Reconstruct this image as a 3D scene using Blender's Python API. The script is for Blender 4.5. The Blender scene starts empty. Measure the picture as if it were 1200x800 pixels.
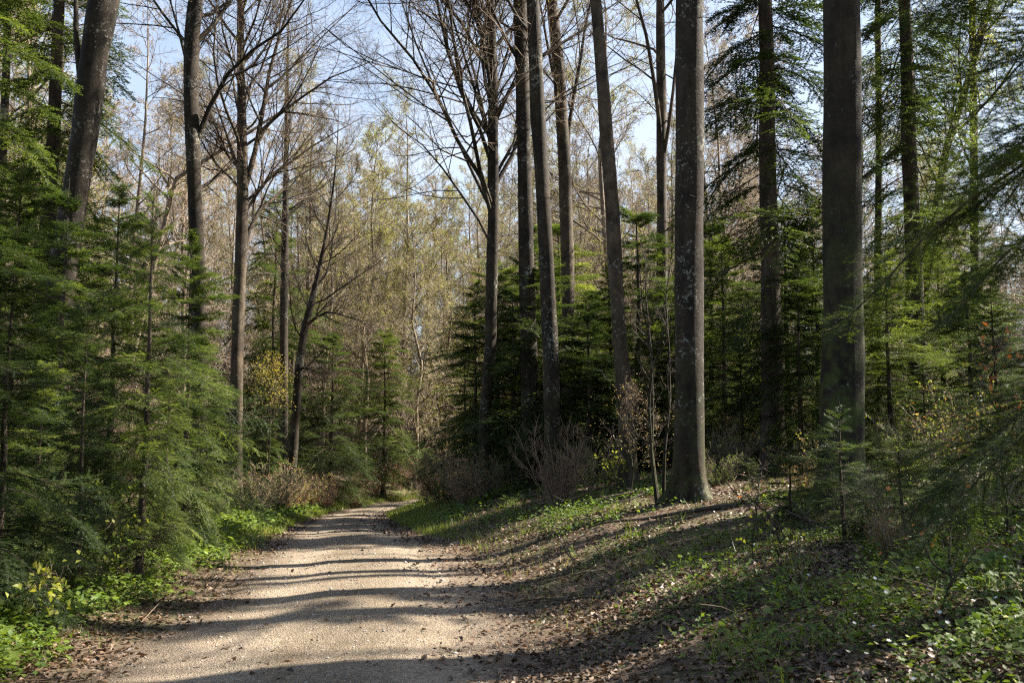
import bpy, math
import numpy as np

sc = bpy.context.scene
COL = sc.collection
rng = np.random.default_rng(7)
R_ = math.radians

# ------------------------------------------------------------------ camera
CAM_H, F_PX = 1.6, 1167.0
PITCH = math.atan2(115, F_PX)
cam_d = bpy.data.cameras.new('camera')
cam = bpy.data.objects.new('camera', cam_d)
COL.objects.link(cam)
cam.location = (0, 0, CAM_H)
cam.rotation_euler = (math.pi / 2 + PITCH, 0, 0)
cam_d.sensor_width = 36
cam_d.lens = 35
cam_d.clip_start = 0.05
cam_d.clip_end = 3000
cam_d.dof.use_dof = True
cam_d.dof.focus_distance = 17
cam_d.dof.aperture_fstop = 4.5
sc.camera = cam


def at(px, py, d):
    """photo pixel (1200x800) at horizontal distance d -> world point"""
    u, v = (px - 600) / F_PX, -(py - 400) / F_PX
    cy = math.cos(PITCH) - math.sin(PITCH) * v
    cz = math.sin(PITCH) + math.cos(PITCH) * v
    return np.array((u * d / cy, d, CAM_H + cz * d / cy))


# ------------------------------------------------------------------ noise / terrain
def _hash(ix, iy, s):
    h = (ix.astype(np.int64) * 374761393 + iy.astype(np.int64) * 668265263 + s * 974711) & 0xFFFFFFFF
    h = ((h ^ (h >> 13)) * 1274126177) & 0xFFFFFFFF
    return ((h ^ (h >> 16)) & 0xFFFF) / 65535.0


def vnoise(x, y, s=0):
    x = np.asarray(x, float); y = np.asarray(y, float)
    ix, iy = np.floor(x), np.floor(y)
    fx, fy = x - ix, y - iy
    fx = fx * fx * (3 - 2 * fx); fy = fy * fy * (3 - 2 * fy)
    a, b = _hash(ix, iy, s), _hash(ix + 1, iy, s)
    c, d = _hash(ix, iy + 1, s), _hash(ix + 1, iy + 1, s)
    return (a * (1 - fx) + b * fx) * (1 - fy) + (c * (1 - fx) + d * fx) * fy


def fbm(x, y, s=0, o=4):
    t, a = 0, 0.5
    for k in range(o):
        t = t + a * (vnoise(x * 2 ** k, y * 2 ** k, s + k) - .5)
        a *= .5
    return t


def sstep(a, b, x):
    t = np.clip((x - a) / (b - a), 0, 1)
    return t * t * (3 - 2 * t)


_ctl = np.array([  # x, y, z, half width of the path
    (-0.6, -30, 0.0, 1.75), (-0.9, -8, 0, 1.75), (-1.15, 0, 0, 1.75), (-1.3, 5, 0, 1.7), (-1.5, 10, 0.0, 1.62), (-2.15, 14.5, -.05, 1.5),
    (-3.6, 22, -.38, 1.3), (-5.0, 31, -.85, 1.2), (-5.75, 38, -1.17, 1.15), (-5.9, 44, -1.4, 1.2), (-5.2, 49, -1.5, 1.25),
    (-3.0, 54, -1.55, 1.3), (1.5, 58, -1.6, 1.4), (8, 61, -1.6, 1.4), (20, 65, -1.6, 1.4), (60, 75, -1.6, 1.4)])


def _catmull(c, per=24):
    out = []
    P = np.vstack([2 * c[0] - c[1], c, 2 * c[-1] - c[-2]])
    for i in range(1, len(P) - 2):
        for t in np.arange(per) / per:
            a, b, c_, d = P[i - 1], P[i], P[i + 1], P[i + 2]
            out.append(.5 * (2 * b + (c_ - a) * t + (2 * a - 5 * b + 4 * c_ - d) * t * t + (3 * b - a - 3 * c_ + d) * t ** 3))
    out.append(c[-1])
    return np.array(out)


PATH = _catmull(_ctl)
_tan = np.gradient(PATH[:, :2], axis=0)
_tan /= np.linalg.norm(_tan, axis=1)[:, None]


def path_info(x, y):
    """signed lateral distance from the path's centre (+ right), its level, its half width"""
    x = np.atleast_1d(np.asarray(x, float)).ravel(); y = np.atleast_1d(np.asarray(y, float)).ravel()
    o = np.empty((3, len(x)))
    for i in range(0, len(x), 20000):
        dx = x[i:i + 20000, None] - PATH[None, :, 0]; dy = y[i:i + 20000, None] - PATH[None, :, 1]
        k = np.argmin(dx * dx + dy * dy, axis=1)
        r = np.arange(len(k))
        o[0, i:i + 20000] = dx[r, k] * _tan[k, 1] - dy[r, k] * _tan[k, 0]
        dist = np.sqrt(dx[r, k] ** 2 + dy[r, k] ** 2)
        o[0, i:i + 20000] = np.sign(o[0, i:i + 20000] + 1e-9) * dist
        o[1, i:i + 20000] = PATH[k, 2]
        o[2, i:i + 20000] = PATH[k, 3]
    return o


def height(x, y, full=False):
    shp = np.shape(x)
    xf = np.ravel(np.asarray(x, float)); yf = np.ravel(np.asarray(y, float))
    lat, zp, hw = path_info(xf, yf)
    e = np.abs(lat) - hw
    ep = np.maximum(e, 0)
    right = lat > 0
    base_r = zp * (1 - .7 * sstep(0, 5, ep))
    bank_r = .75 * (1 - np.exp(-ep / 4.2)) * sstep(-.2, 1.2, e) * 1.18 + .045 * np.minimum(ep, 14) + .012 * np.minimum(ep, 40)
    base_l = zp * (1 - .55 * sstep(0, 6, ep))
    bank_l = .14 * sstep(0.1, 1.3, e) + .02 * np.minimum(ep, 40)
    z = np.where(right, base_r + bank_r, base_l + bank_l)
    z = z + fbm(xf * .35, yf * .35, 3) * .22 * sstep(0, 2.5, e) + fbm(xf * 1.9, yf * 1.9, 9) * .07 * sstep(-.1, .8, e)
    z = z - .05 * (1 - sstep(-.45, .12, e + fbm(xf * 1.3, yf * 1.3, 21) * .5))
    z = z + .11 * np.maximum(yf + .25 * np.abs(xf) - 62, 0) * sstep(62, 85, yf + .25 * np.abs(xf)) * (1 - .5 * sstep(150, 300, yf))
    z = z.reshape(shp)
    if full:
        return z, e.reshape(shp), lat.reshape(shp)
    return z


def gz(x, y):
    return float(height(np.array([x]), np.array([y]))[0])


# ------------------------------------------------------------------ mesh helpers
def raw_mesh(name, V, faces, mats, rnd=None, matidx=None, smooth=False):
    """V (n,3); faces: list of (m,k) index arrays"""
    me = bpy.data.meshes.new(name)
    V = np.ascontiguousarray(V, np.float32)
    me.vertices.add(len(V)); me.vertices.foreach_set('co', V.ravel())
    faces = [np.asarray(f, np.int32) for f in faces if len(f)]
    li = np.concatenate([f.ravel() for f in faces])
    tot = np.concatenate([np.full(len(f), f.shape[1], np.int32) for f in faces])
    start = np.concatenate([[0], np.cumsum(tot)[:-1]]).astype(np.int32)
    me.loops.add(len(li)); me.loops.foreach_set('vertex_index', li)
    me.polygons.add(len(tot)); me.polygons.foreach_set('loop_start', start)
    if smooth:
        me.polygons.foreach_set('use_smooth', np.ones(len(tot), bool))
    if matidx is not None:
        me.polygons.foreach_set('material_index', np.asarray(matidx, np.int32))
    me.update(calc_edges=True)
    if rnd is not None:
        a = me.attributes.new('rnd', 'FLOAT', 'POINT')
        a.data.foreach_set('value', np.ascontiguousarray(rnd, np.float32))
    for m in (mats if isinstance(mats, (list, tuple)) else [mats]):
        me.materials.append(m)
    return me


def link(name, data, parent=None):
    o = bpy.data.objects.new(name, data)
    COL.objects.link(o)
    o.parent = parent
    return o


def tag(o, label=None, cat=None, group=None, kind=None):
    for k, v in (('label', label), ('category', cat), ('group', group), ('kind', kind)):
        if v:
            o[k] = v
    return o


def norm(v):
    return v / np.maximum(np.linalg.norm(v, axis=-1, keepdims=True), 1e-9)


class Geo:
    """collects tubes and cards, then becomes one mesh"""
    def __init__(self):
        self.V, self.F3, self.F4, self.r, self.n = [], [], [], [], 0

    def tubes(self, P, R, S=3, rnd=None, bump=0., g=None):
        P = np.asarray(P, float); R = np.asarray(R, float)
        if P.ndim == 2:
            P, R = P[None], R[None]
        N, K, _ = P.shape
        if N == 0:
            return
        T = norm(np.gradient(P, axis=1))
        main = norm(P[:, -1] - P[:, 0])
        ref = np.eye(3)[np.argmin(np.abs(main), axis=1)][:, None, :]
        u = norm(np.cross(T, np.broadcast_to(ref, T.shape))); v = np.cross(T, u)
        a = np.arange(S) * 2 * math.pi / S
        Rr = R[:, :, None] * np.ones(S)
        if bump:
            g = g or rng
            Rr = Rr * (1 + bump * g.standard_normal(Rr.shape))
        V = P[:, :, None, :] + Rr[..., None] * (np.cos(a)[:, None] * u[:, :, None, :] + np.sin(a)[:, None] * v[:, :, None, :])
        i = (self.n + np.arange(N)[:, None, None] * K * S + np.arange(K - 1)[None, :, None] * S)
        s0 = np.arange(S); s1 = (s0 + 1) % S
        F = np.stack([i + s0, i + s1, i + S + s1, i + S + s0], -1).reshape(-1, 4)
        self.V.append(V.reshape(-1, 3)); self.F4.append(F)
        rr = np.repeat(rng.random(N) if rnd is None else np.broadcast_to(rnd, (N,)), K * S)
        self.r.append(rr)
        self.n += N * K * S

    def tris(self, A, B, C, rnd):
        n = len(A)
        V = np.stack([A, B, C], 1).reshape(-1, 3)
        self.V.append(V); self.F3.append(self.n + np.arange(3 * n).reshape(-1, 3))
        self.r.append(np.repeat(rnd, 3)); self.n += 3 * n

    def leaves(self, base, d, nrm, L, W, rnd, fold=.25):
        """kite-shaped leaf folded along its midrib: 4 points, 2 triangles"""
        side = norm(np.cross(d, nrm)); up = np.cross(side, d)
        L = np.broadcast_to(L, (len(base),))[:, None]; W = np.broadcast_to(W, (len(base),))[:, None]
        tip = base + d * L
        mid = base + d * L * .45
        a = mid + side * W * .5 + up * W * fold; b = mid - side * W * .5 + up * W * fold
        n = len(base)
        V = np.stack([base, a, tip, b], 1).reshape(-1, 3)
        i = self.n + np.arange(n)[:, None] * 4
        self.V.append(V); self.F3.append(np.concatenate([i + [0, 1, 2], i + [0, 2, 3]]))
        self.r.append(np.repeat(rnd, 4)); self.n += 4 * n

    def mesh(self, name, mat, smooth=False):
        if self.n == 0:
            return None
        F = []
        if self.F3: F.append(np.concatenate(self.F3))
        if self.F4: F.append(np.concatenate(self.F4))
        return raw_mesh(name, np.concatenate(self.V), F, mat, np.concatenate(self.r), smooth=smooth)


def interp_pl(P, R, tv):
    """P (M,K,3), tv (M,c) in 0..1 -> points, tangents (M,c,3), radii"""
    K = P.shape[1]
    f = np.clip(tv, 0, .9999) * (K - 1)
    i = f.astype(int); w = (f - i)[..., None]
    r = np.arange(len(P))[:, None]
    p = P[r, i] * (1 - w) + P[r, i + 1] * w
    t = norm(P[r, i + 1] - P[r, i])
    rad = R[r, i] * (1 - w[..., 0]) + R[r, i + 1] * w[..., 0]
    return p, t, rad


def spawn(P, R, tv, ang, length, g, K=4, wob=.12, lift=0., perp=None, rscale=.6, rmin=.003, rtip=.5):
    p, t, rad = interp_pl(P, R, tv)
    sh = tv.shape
    if perp is None:
        rv = g.standard_normal(sh + (3,))
        perp = norm(rv - (rv * t).sum(-1, keepdims=True) * t)
    ang = np.broadcast_to(ang, sh)[..., None]; length = np.broadcast_to(length, sh)
    d = norm(np.cos(ang) * t + np.sin(ang) * perp).reshape(-1, 3)
    q = p.reshape(-1, 3); ln = length.reshape(-1, 1) / (K - 1)
    pts = [q]
    for k in range(K - 1):
        d = norm(d + wob * g.standard_normal(d.shape) + np.array((0, 0, lift)))
        q = q + d * ln
        pts.append(q)
    P2 = np.stack(pts, 1)
    r0 = np.maximum(rad.reshape(-1) * rscale, rmin)
    R2 = r0[:, None] * np.linspace(1, rtip, K)[None]
    return P2, R2


# ------------------------------------------------------------------ materials
def new_mat(name):
    m = bpy.data.materials.new(name); m.use_nodes = True
    nt = m.node_tree; nt.nodes.clear()
    return m, nt, nt.nodes, nt.links


def N(nt, t, **kw):
    n = nt.nodes.new(t)
    for k, v in kw.items():
        if k in n.inputs:
            n.inputs[k].default_value = v
        else:
            setattr(n, k, v)
    return n


def ramp(nt, fac, stops):
    r = nt.nodes.new('ShaderNodeValToRGB')
    el = r.color_ramp.elements
    while len(el) < len(stops):
        el.new(.5)
    for e, (p, c) in zip(el, stops):
        e.position = p; e.color = (*c, 1)
    nt.links.new(fac, r.inputs[0])
    return r.outputs[0]


def mixc(nt, fac, a, b, mode='MIX'):
    m = nt.nodes.new('ShaderNodeMix'); m.data_type = 'RGBA'; m.blend_type = mode
    for sock, v in ((m.inputs[0], fac), (m.inputs[6], a), (m.inputs[7], b)):
        if hasattr(v, 'links'):
            nt.links.new(v, sock)
        elif isinstance(v, (tuple, list)):
            sock.default_value = (*v, 1)
        else:
            sock.default_value = v
    return m.outputs[2]


def coord(nt, obj=False, scale=1.):
    tc = nt.nodes.new('ShaderNodeTexCoord' if obj else 'ShaderNodeNewGeometry')
    out = tc.outputs['Object'] if obj else tc.outputs['Position']
    if scale != 1.:
        v = nt.nodes.new('ShaderNodeVectorMath'); v.operation = 'MULTIPLY'
        v.inputs[1].default_value = scale if isinstance(scale, tuple) else (scale,) * 3
        nt.links.new(out, v.inputs[0]); out = v.outputs[0]
    return out


def noise(nt, vec, scale, detail=4., rough=.6):
    n = N(nt, 'ShaderNodeTexNoise', Scale=scale, Detail=detail, Roughness=rough)
    nt.links.new(vec, n.inputs['Vector'])
    return n.outputs['Fac']


def leaf_mat(name, stops, transl=.35, rough=.45, spec=.4, tint=(1.3, 1.25, .5)):
    m, nt, ns, ls = new_mat(name)
    at_ = N(nt, 'ShaderNodeAttribute', attribute_name='rnd')
    oi = nt.nodes.new('ShaderNodeObjectInfo')
    ad = N(nt, 'ShaderNodeMath', operation='MULTIPLY_ADD'); ad.inputs[1].default_value = .35; ad.inputs[2].default_value = -.175
    ls.new(oi.outputs['Random'], ad.inputs[0])
    ad2 = N(nt, 'ShaderNodeMath', operation='ADD', use_clamp=True)
    ls.new(at_.outputs['Fac'], ad2.inputs[0]); ls.new(ad.outputs[0], ad2.inputs[1])
    c = ramp(nt, ad2.outputs[0], stops)
    p = N(nt, 'ShaderNodeBsdfPrincipled', Roughness=rough)
    p.inputs['Specular IOR Level'].default_value = spec
    ls.new(c, p.inputs['Base Color'])
    tr = nt.nodes.new('ShaderNodeBsdfTranslucent')
    ls.new(mixc(nt, 1., c, tint, 'MULTIPLY'), tr.inputs[0])
    mx = N(nt, 'ShaderNodeMixShader'); mx.inputs[0].default_value = transl
    ls.new(p.outputs[0], mx.inputs[1]); ls.new(tr.outputs[0], mx.inputs[2])
    out = nt.nodes.new('ShaderNodeOutputMaterial'); ls.new(mx.outputs[0], out.inputs[0])
    return m


def twig_mat(name, stops, rough=.75):
    m, nt, ns, ls = new_mat(name)
    at_ = N(nt, 'ShaderNodeAttribute', attribute_name='rnd')
    c = ramp(nt, at_.outputs['Fac'], stops)
    oi = nt.nodes.new('ShaderNodeObjectInfo')
    c = mixc(nt, .9, c, ramp(nt, oi.outputs['Random'], [(0, (.5, .46, .44)), (.5, (.95, .9, .88)), (1, (1.15, 1.1, 1.0))]), 'MULTIPLY')
    p = N(nt, 'ShaderNodeBsdfPrincipled', Roughness=rough)
    p.inputs['Specular IOR Level'].default_value = .25
    ls.new(c, p.inputs['Base Color'])
    out = nt.nodes.new('ShaderNodeOutputMaterial'); ls.new(p.outputs[0], out.inputs[0])
    return m


def bark_mat(name, dark, light, lichen=.0, moss=.0, furrow=False, mossh=2.6):
    m, nt, ns, ls = new_mat(name)
    v = coord(nt, True)
    st = coord(nt, True, (1, 1, .28) if furrow else (1, 1, .9))
    n1 = noise(nt, st, 9 if furrow else 3.2, 9, .7)
    n2 = noise(nt, v, 34, 5, .7)
    c = ramp(nt, n1, [(.3, dark), (.72, light)])
    c = mixc(nt, .35, c, ramp(nt, n2, [(.3, (.35, .33, .3)), (.7, (1.25, 1.2, 1.15))]), 'MULTIPLY')
    nb = noise(nt, coord(nt, True, (1, 1, .55)), 1.5, 4, .6)
    c = mixc(nt, .9, c, ramp(nt, nb, [(.34, (.5, .47, .43)), (.5, (.95, .93, .9)), (.68, (1.5, 1.42, 1.28))]), 'MULTIPLY')
    # long dark stains running down
    n5 = noise(nt, coord(nt, True, (1, 1, .12)), 7, 5, .6)
    c = mixc(nt, .75, c, ramp(nt, n5, [(.32, (.38, .36, .34)), (.55, (1., 1., 1.)), (.75, (1.35, 1.3, 1.2))]), 'MULTIPLY')
    if lichen:
        n6 = noise(nt, v, 17, 6, .72); n7 = noise(nt, v, 1.6, 3)
        ad = N(nt, 'ShaderNodeMath', operation='MULTIPLY_ADD'); ad.inputs[1].default_value = .55; ls.new(n7, ad.inputs[0]); ls.new(n6, ad.inputs[2])
        lm_ = ramp(nt, ad.outputs[0], [(.93 - .12 * lichen, (0, 0, 0)), (.99 - .12 * lichen, (.75, .75, .75))])
        c = mixc(nt, lm_, c, (.25, .245, .195))
        # dark eyes where branches were shed
        ve = N(nt, 'ShaderNodeTexVoronoi', Scale=1.); ls.new(coord(nt, True, (2.6, 2.6, 1.5)), ve.inputs['Vector'])
        ew = N(nt, 'ShaderNodeMath', operation='MULTIPLY_ADD'); ew.inputs[1].default_value = .12; ls.new(n6, ew.inputs[0]); ls.new(ve.outputs['Distance'], ew.inputs[2])
        c = mixc(nt, ramp(nt, ew.outputs[0], [(.13, (.85, .85, .85)), (.2, (0, 0, 0))]), c, (.012, .01, .008))
    if moss:
        sp = nt.nodes.new('ShaderNodeSeparateXYZ'); ls.new(v, sp.inputs[0])
        mr = N(nt, 'ShaderNodeMapRange'); mr.inputs[1].default_value = .1; mr.inputs[2].default_value = mossh; mr.inputs[3].default_value = min(1, .75 * moss); mr.inputs[4].default_value = 0.
        ls.new(sp.outputs[2], mr.inputs[0])
        mn = ramp(nt, noise(nt, v, 5, 6), [(.42, (0, 0, 0)), (.6, (1, 1, 1))])
        mm = N(nt, 'ShaderNodeMath', operation='MULTIPLY'); ls.new(mr.outputs[0], mm.inputs[0]); ls.new(mn, mm.inputs[1])
        c = mixc(nt, mm.outputs[0], c, (.06, .075, .015))
    p = N(nt, 'ShaderNodeBsdfPrincipled', Roughness=.8)
    p.inputs['Specular IOR Level'].default_value = .2
    ls.new(c, p.inputs['Base Color'])
    b = N(nt, 'ShaderNodeBump', Strength=.8 if furrow else .7, Distance=.03)
    hsum = N(nt, 'ShaderNodeMath', operation='MULTIPLY_ADD'); hsum.inputs[1].default_value = .35
    ls.new(n2, hsum.inputs[0]); ls.new(n1, hsum.inputs[2])
    ls.new(hsum.outputs[0], b.inputs['Height']); ls.new(b.outputs[0], p.inputs['Normal'])
    out = nt.nodes.new('ShaderNodeOutputMaterial'); ls.new(p.outputs[0], out.inputs[0])
    return m


M_BEECH = bark_mat('beech_bark', (.011, .008, .0048), (.060, .045, .029), lichen=.5, moss=.6)
M_MOSSY = bark_mat('mossy_bark', (.009, .0065, .0038), (.046, .035, .021), lichen=.1, moss=1.3, mossh=4.5)
M_BEECH_PALE = bark_mat('pale_beech_bark', (.024, .018, .012), (.13, .10, .068), lichen=.3, moss=.25)
M_SPRUCE = bark_mat('spruce_bark', (.035, .027, .021), (.12, .092, .07), furrow=True, lichen=.1)
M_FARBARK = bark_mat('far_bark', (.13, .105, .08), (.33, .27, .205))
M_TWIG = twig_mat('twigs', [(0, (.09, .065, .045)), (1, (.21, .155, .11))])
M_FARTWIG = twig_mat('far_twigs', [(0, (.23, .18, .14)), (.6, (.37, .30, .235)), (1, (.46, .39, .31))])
M_PALETWIG = twig_mat('pale_twigs', [(0, (.24, .17, .11)), (1, (.42, .31, .22))])
M_MIDTWIG = twig_mat('mid_twigs', [(0, (.15, .11, .08)), (1, (.31, .24, .17))])
M_FIRTWIG = twig_mat('fir_twigs', [(0, (.06, .045, .032)), (1, (.13, .10, .075))])
M_NEEDLE = leaf_mat('fir_needles', [(0, (.014, .028, .011)), (.5, (.043, .072, .022)), (.78, (.125, .17, .045)), (1, (.29, .33, .095))], transl=.48, rough=.48, spec=.3)
M_NEEDLE_D = leaf_mat('dark_needles', [(0, (.016, .031, .013)), (.5, (.056, .085, .026)), (.8, (.12, .165, .045)), (1, (.24, .28, .08))], transl=.46, rough=.5, spec=.28)
M_SPRING = leaf_mat('spring_leaves', [(0, (.13, .15, .025)), (.6, (.23, .25, .045)), (1, (.34, .33, .08))], transl=.5, spec=.2)
M_YELLOW = leaf_mat('yellow_leaves', [(0, (.27, .23, .04)), (1, (.46, .38, .09))], transl=.45, spec=.2)
M_BUDS = leaf_mat('brown_buds', [(0, (.20, .14, .095)), (.6, (.32, .25, .17)), (1, (.33, .32, .13))], transl=.4, spec=.2)
M_DEADLEAF = leaf_mat('dead_leaves', [(0, (.18, .09, .045)), (.6, (.36, .20, .11)), (1, (.48, .31, .19))], transl=.3, rough=.6, spec=.3, tint=(1.3, .9, .5))
M_BUSHMIX = leaf_mat('bush_leaves', [(0, (.12, .06, .03)), (.3, (.30, .15, .07)), (.52, (.42, .27, .15)), (.66, (.17, .19, .04)), (.85, (.10, .15, .03)), (1, (.30, .33, .07))], transl=.4, rough=.6, spec=.2)
M_ORANGE = leaf_mat('orange_dead_leaves', [(0, (.32, .12, .035)), (1, (.48, .22, .07))], transl=.4, rough=.6, spec=.3, tint=(1.3, .9, .5))
M_HERB = leaf_mat('herb_leaves', [(0, (.035, .065, .014)), (.5, (.085, .14, .024)), (1, (.20, .26, .045))], transl=.42, rough=.55, spec=.25)
M_GRASS = leaf_mat('grass_blades', [(0, (.09, .14, .025)), (.7, (.17, .23, .04)), (1, (.28, .26, .09))], transl=.4)
M_LITTER = leaf_mat('litter_leaves', [(0, (.04, .026, .016)), (.45, (.10, .062, .036)), (.85, (.185, .115, .066)), (1, (.30, .21, .135))], transl=.12, rough=.55, spec=.4, tint=(1.1, .9, .6))
M_PETAL = leaf_mat('white_petals', [(0, (.75, .75, .72)), (1, (.85, .85, .83))], transl=.3)


def ground_mat():
    m, nt, ns, ls = new_mat('forest_floor')
    v = coord(nt)
    n1 = noise(nt, v, .7, 6); n2 = noise(nt, v, 7, 8, .7)
    vo = N(nt, 'ShaderNodeTexVoronoi', Scale=22.); ls.new(v, vo.inputs['Vector'])
    leaf = ramp(nt, vo.outputs['Color'], [(0, (.05, .034, .022)), (.5, (.115, .08, .052)), (1, (.2, .145, .1))])
    soil = ramp(nt, n2, [(.3, (.03, .022, .015)), (.7, (.10, .075, .05))])
    c = mixc(nt, .6, soil, leaf)
    moss = ramp(nt, n1, [(.45, (0, 0, 0)), (.62, (1, 1, 1))])
    mo = mixc(nt, n2, (.035, .055, .014), (.09, .11, .03))
    mf = N(nt, 'ShaderNodeMath', operation='MULTIPLY'); mf.inputs[1].default_value = .55; ls.new(moss, mf.inputs[0])
    c = mixc(nt, mf.outputs[0], c, mo)
    p = N(nt, 'ShaderNodeBsdfPrincipled', Roughness=.9); p.inputs['Specular IOR Level'].default_value = .15
    ls.new(c, p.inputs['Base Color'])
    b = N(nt, 'ShaderNodeBump', Strength=.8, Distance=.03); ls.new(n2, b.inputs['Height']); ls.new(b.outputs[0], p.inputs['Normal'])
    out = nt.nodes.new('ShaderNodeOutputMaterial'); ls.new(p.outputs[0], out.inputs[0])
    return m


def path_mat():
    m, nt, ns, ls = new_mat('gravel_path')
    v = coord(nt)
    at_ = N(nt, 'ShaderNodeAttribute', attribute_name='rnd')     # 0 centre .. 1 edge
    n1 = noise(nt, v, 1.1, 5); n2 = noise(nt, v, 24, 6, .7); n3 = noise(nt, v, 90, 3, .7)
    vo = N(nt, 'ShaderNodeTexVoronoi', Scale=55.); ls.new(v, vo.inputs['Vector'])
    vo2 = N(nt, 'ShaderNodeTexVoronoi', Scale=110.); ls.new(v, vo2.inputs['Vector'])
    c = ramp(nt, n2, [(.25, (.165, .130, .090)), (.55, (.32, .26, .19)), (.8, (.50, .42, .32))])
    c = mixc(nt, .5, c, ramp(nt, vo.outputs['Color'], [(0, (.55, .53, .5)), (.6, (1., 1, 1)), (1, (1.45, 1.42, 1.4))]), 'MULTIPLY')
    c = mixc(nt, .5, c, ramp(nt, n1, [(.3, (.68, .64, .6)), (.7, (1.2, 1.18, 1.15))]), 'MULTIPLY')
    ae = N(nt, 'ShaderNodeMath', operation='MULTIPLY_ADD'); ae.inputs[1].default_value = .9
    ls.new(n1, ae.inputs[0]); ls.new(at_.outputs['Fac'], ae.inputs[2])
    ed = ramp(nt, ae.outputs[0], [(.96, (0, 0, 0)), (1., (.8, .8, .8))])
    edge = mixc(nt, n2, (.075, .055, .038), (.19, .145, .105))
    mr = N(nt, 'ShaderNodeMapRange'); mr.inputs[1].default_value = .98; mr.inputs[2].default_value = 1.45; mr.inputs[3].default_value = 0; mr.inputs[4].default_value = .85
    ls.new(ae.outputs[0], mr.inputs[0])
    c = mixc(nt, mr.outputs[0], c, edge)
    # wheel lines trodden paler and finer, the crown between them darker with more loose stone
    wl = ramp(nt, at_.outputs['Fac'], [(0., (.74, .73, .70)), (.2, (.80, .79, .76)), (.42, (1.12, 1.12, 1.12)), (.6, (1.12, 1.12, 1.12)), (.8, (.84, .82, .78)), (1., (.7, .66, .6))])
    c = mixc(nt, .8, c, wl, 'MULTIPLY')
    n8 = noise(nt, coord(nt, False, (1.4, .35, 1)), 1.6, 6, .65)
    c = mixc(nt, .7, c, ramp(nt, n8, [(.35, (.62, .58, .52)), (.55, (1, 1, 1)), (.7, (1.1, 1.1, 1.08))]), 'MULTIPLY')
    p = N(nt, 'ShaderNodeBsdfPrincipled', Roughness=.9); p.inputs['Specular IOR Level'].default_value = .2
    ls.new(c, p.inputs['Base Color'])
    hs = N(nt, 'ShaderNodeMath', operation='MULTIPLY_ADD'); hs.inputs[1].default_value = -.6
    ls.new(vo.outputs['Distance'], hs.inputs[0]); ls.new(n2, hs.inputs[2])
    hs2 = N(nt, 'ShaderNodeMath', operation='MULTIPLY_ADD'); hs2.inputs[1].default_value = -.4
    ls.new(vo2.outputs['Distance'], hs2.inputs[0]); ls.new(hs.outputs[0], hs2.inputs[2])
    b = N(nt, 'ShaderNodeBump', Strength=.9, Distance=.03); ls.new(hs2.outputs[0], b.inputs['Height']); ls.new(b.outputs[0], p.inputs['Normal'])
    out = nt.nodes.new('ShaderNodeOutputMaterial'); ls.new(p.outputs[0], out.inputs[0])
    return m


def stone_mat():
    m, nt, ns, ls = new_mat('gravel_stones')
    at_ = N(nt, 'ShaderNodeAttribute', attribute_name='rnd')
    c = ramp(nt, at_.outputs['Fac'], [(0, (.17, .145, .115)), (.6, (.31, .27, .225)), (1, (.46, .42, .37))])
    p = N(nt, 'ShaderNodeBsdfPrincipled', Roughness=.85); ls.new(c, p.inputs['Base Color'])
    out = nt.nodes.new('ShaderNodeOutputMaterial'); ls.new(p.outputs[0], out.inputs[0])
    return m


# ------------------------------------------------------------------ ground and path
def graded(lo, hi, c, step, grow):
    a = [c]; s = step
    while a[-1] < hi:
        a.append(a[-1] + s); s *= grow
    b = [c]; s = step
    while b[-1] > lo:
        b.append(b[-1] - s); s *= grow
    return np.array(b[:0:-1] + a)


gx = graded(-420, 420, -1, .09, 1.022)
gy = np.concatenate([np.arange(-60, -4, 2.), np.arange(-4, 4, .25), np.arange(4, 26, .11), graded(26, 600, 26, .12, 1.03)])
X, Y = np.meshgrid(gx, gy)
Z = height(X, Y)
ny, nx = X.shape
idx = np.arange(ny * nx).reshape(ny, nx)
F = np.stack([idx[:-1, :-1], idx[:-1, 1:], idx[1:, 1:], idx[1:, :-1]], -1).reshape(-1, 4)
tag(link('ground', raw_mesh('ground', np.stack([X, Y, Z], -1).reshape(-1, 3), [F], ground_mat(), smooth=True)), kind='structure')

# resample the path evenly
seg = np.linalg.norm(np.diff(PATH[:, :2], axis=0), axis=1); cum = np.concatenate([[0], np.cumsum(seg)])
ss = np.arange(15, cum[-1], .14)
pc = np.stack([np.interp(ss, cum, PATH[:, k]) for k in range(4)], -1)
pt = norm(np.gradient(pc[:, :2], axis=0)); pn = np.stack([pt[:, 1], -pt[:, 0]], -1)
lat = np.linspace(-1, 1, 41)
W = pc[:, 3:4] + .35
PX = pc[:, 0:1] + pn[:, 0:1] * lat * W; PY = pc[:, 1:2] + pn[:, 1:2] * lat * W
al = np.abs(lat)[None] * W / pc[:, 3:4]
PZ = pc[:, 2:3] - .015 + .05 * (1 - al ** 2) - .022 * np.exp(-((al - .52) / .18) ** 2) + fbm(PX * 1.2, PY * .5, 31) * .02 + fbm(PX * 7, PY * 7, 41) * .014
idx = np.arange(PX.size).reshape(PX.shape)
F = np.stack([idx[:-1, :-1], idx[:-1, 1:], idx[1:, 1:], idx[1:, :-1]], -1).reshape(-1, 4)
tag(link('path', raw_mesh('path', np.stack([PX, PY, PZ], -1).reshape(-1, 3), [F], path_mat(), al.ravel(), smooth=True)), kind='structure')


def top_z(x, y):
    """level of whatever is on top, ground or path"""
    z, e, la = height(x, y, True)
    l_, zp, hw = path_info(x, y)
    a = np.abs(l_) / hw
    zpth = zp - .015 + .05 * (1 - a ** 2) - .022 * np.exp(-((a - .52) / .18) ** 2) + fbm(x * 1.2, y * .5, 31) * .02
    return np.where(e < .3, np.maximum(z, zpth), z), e, la


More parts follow.
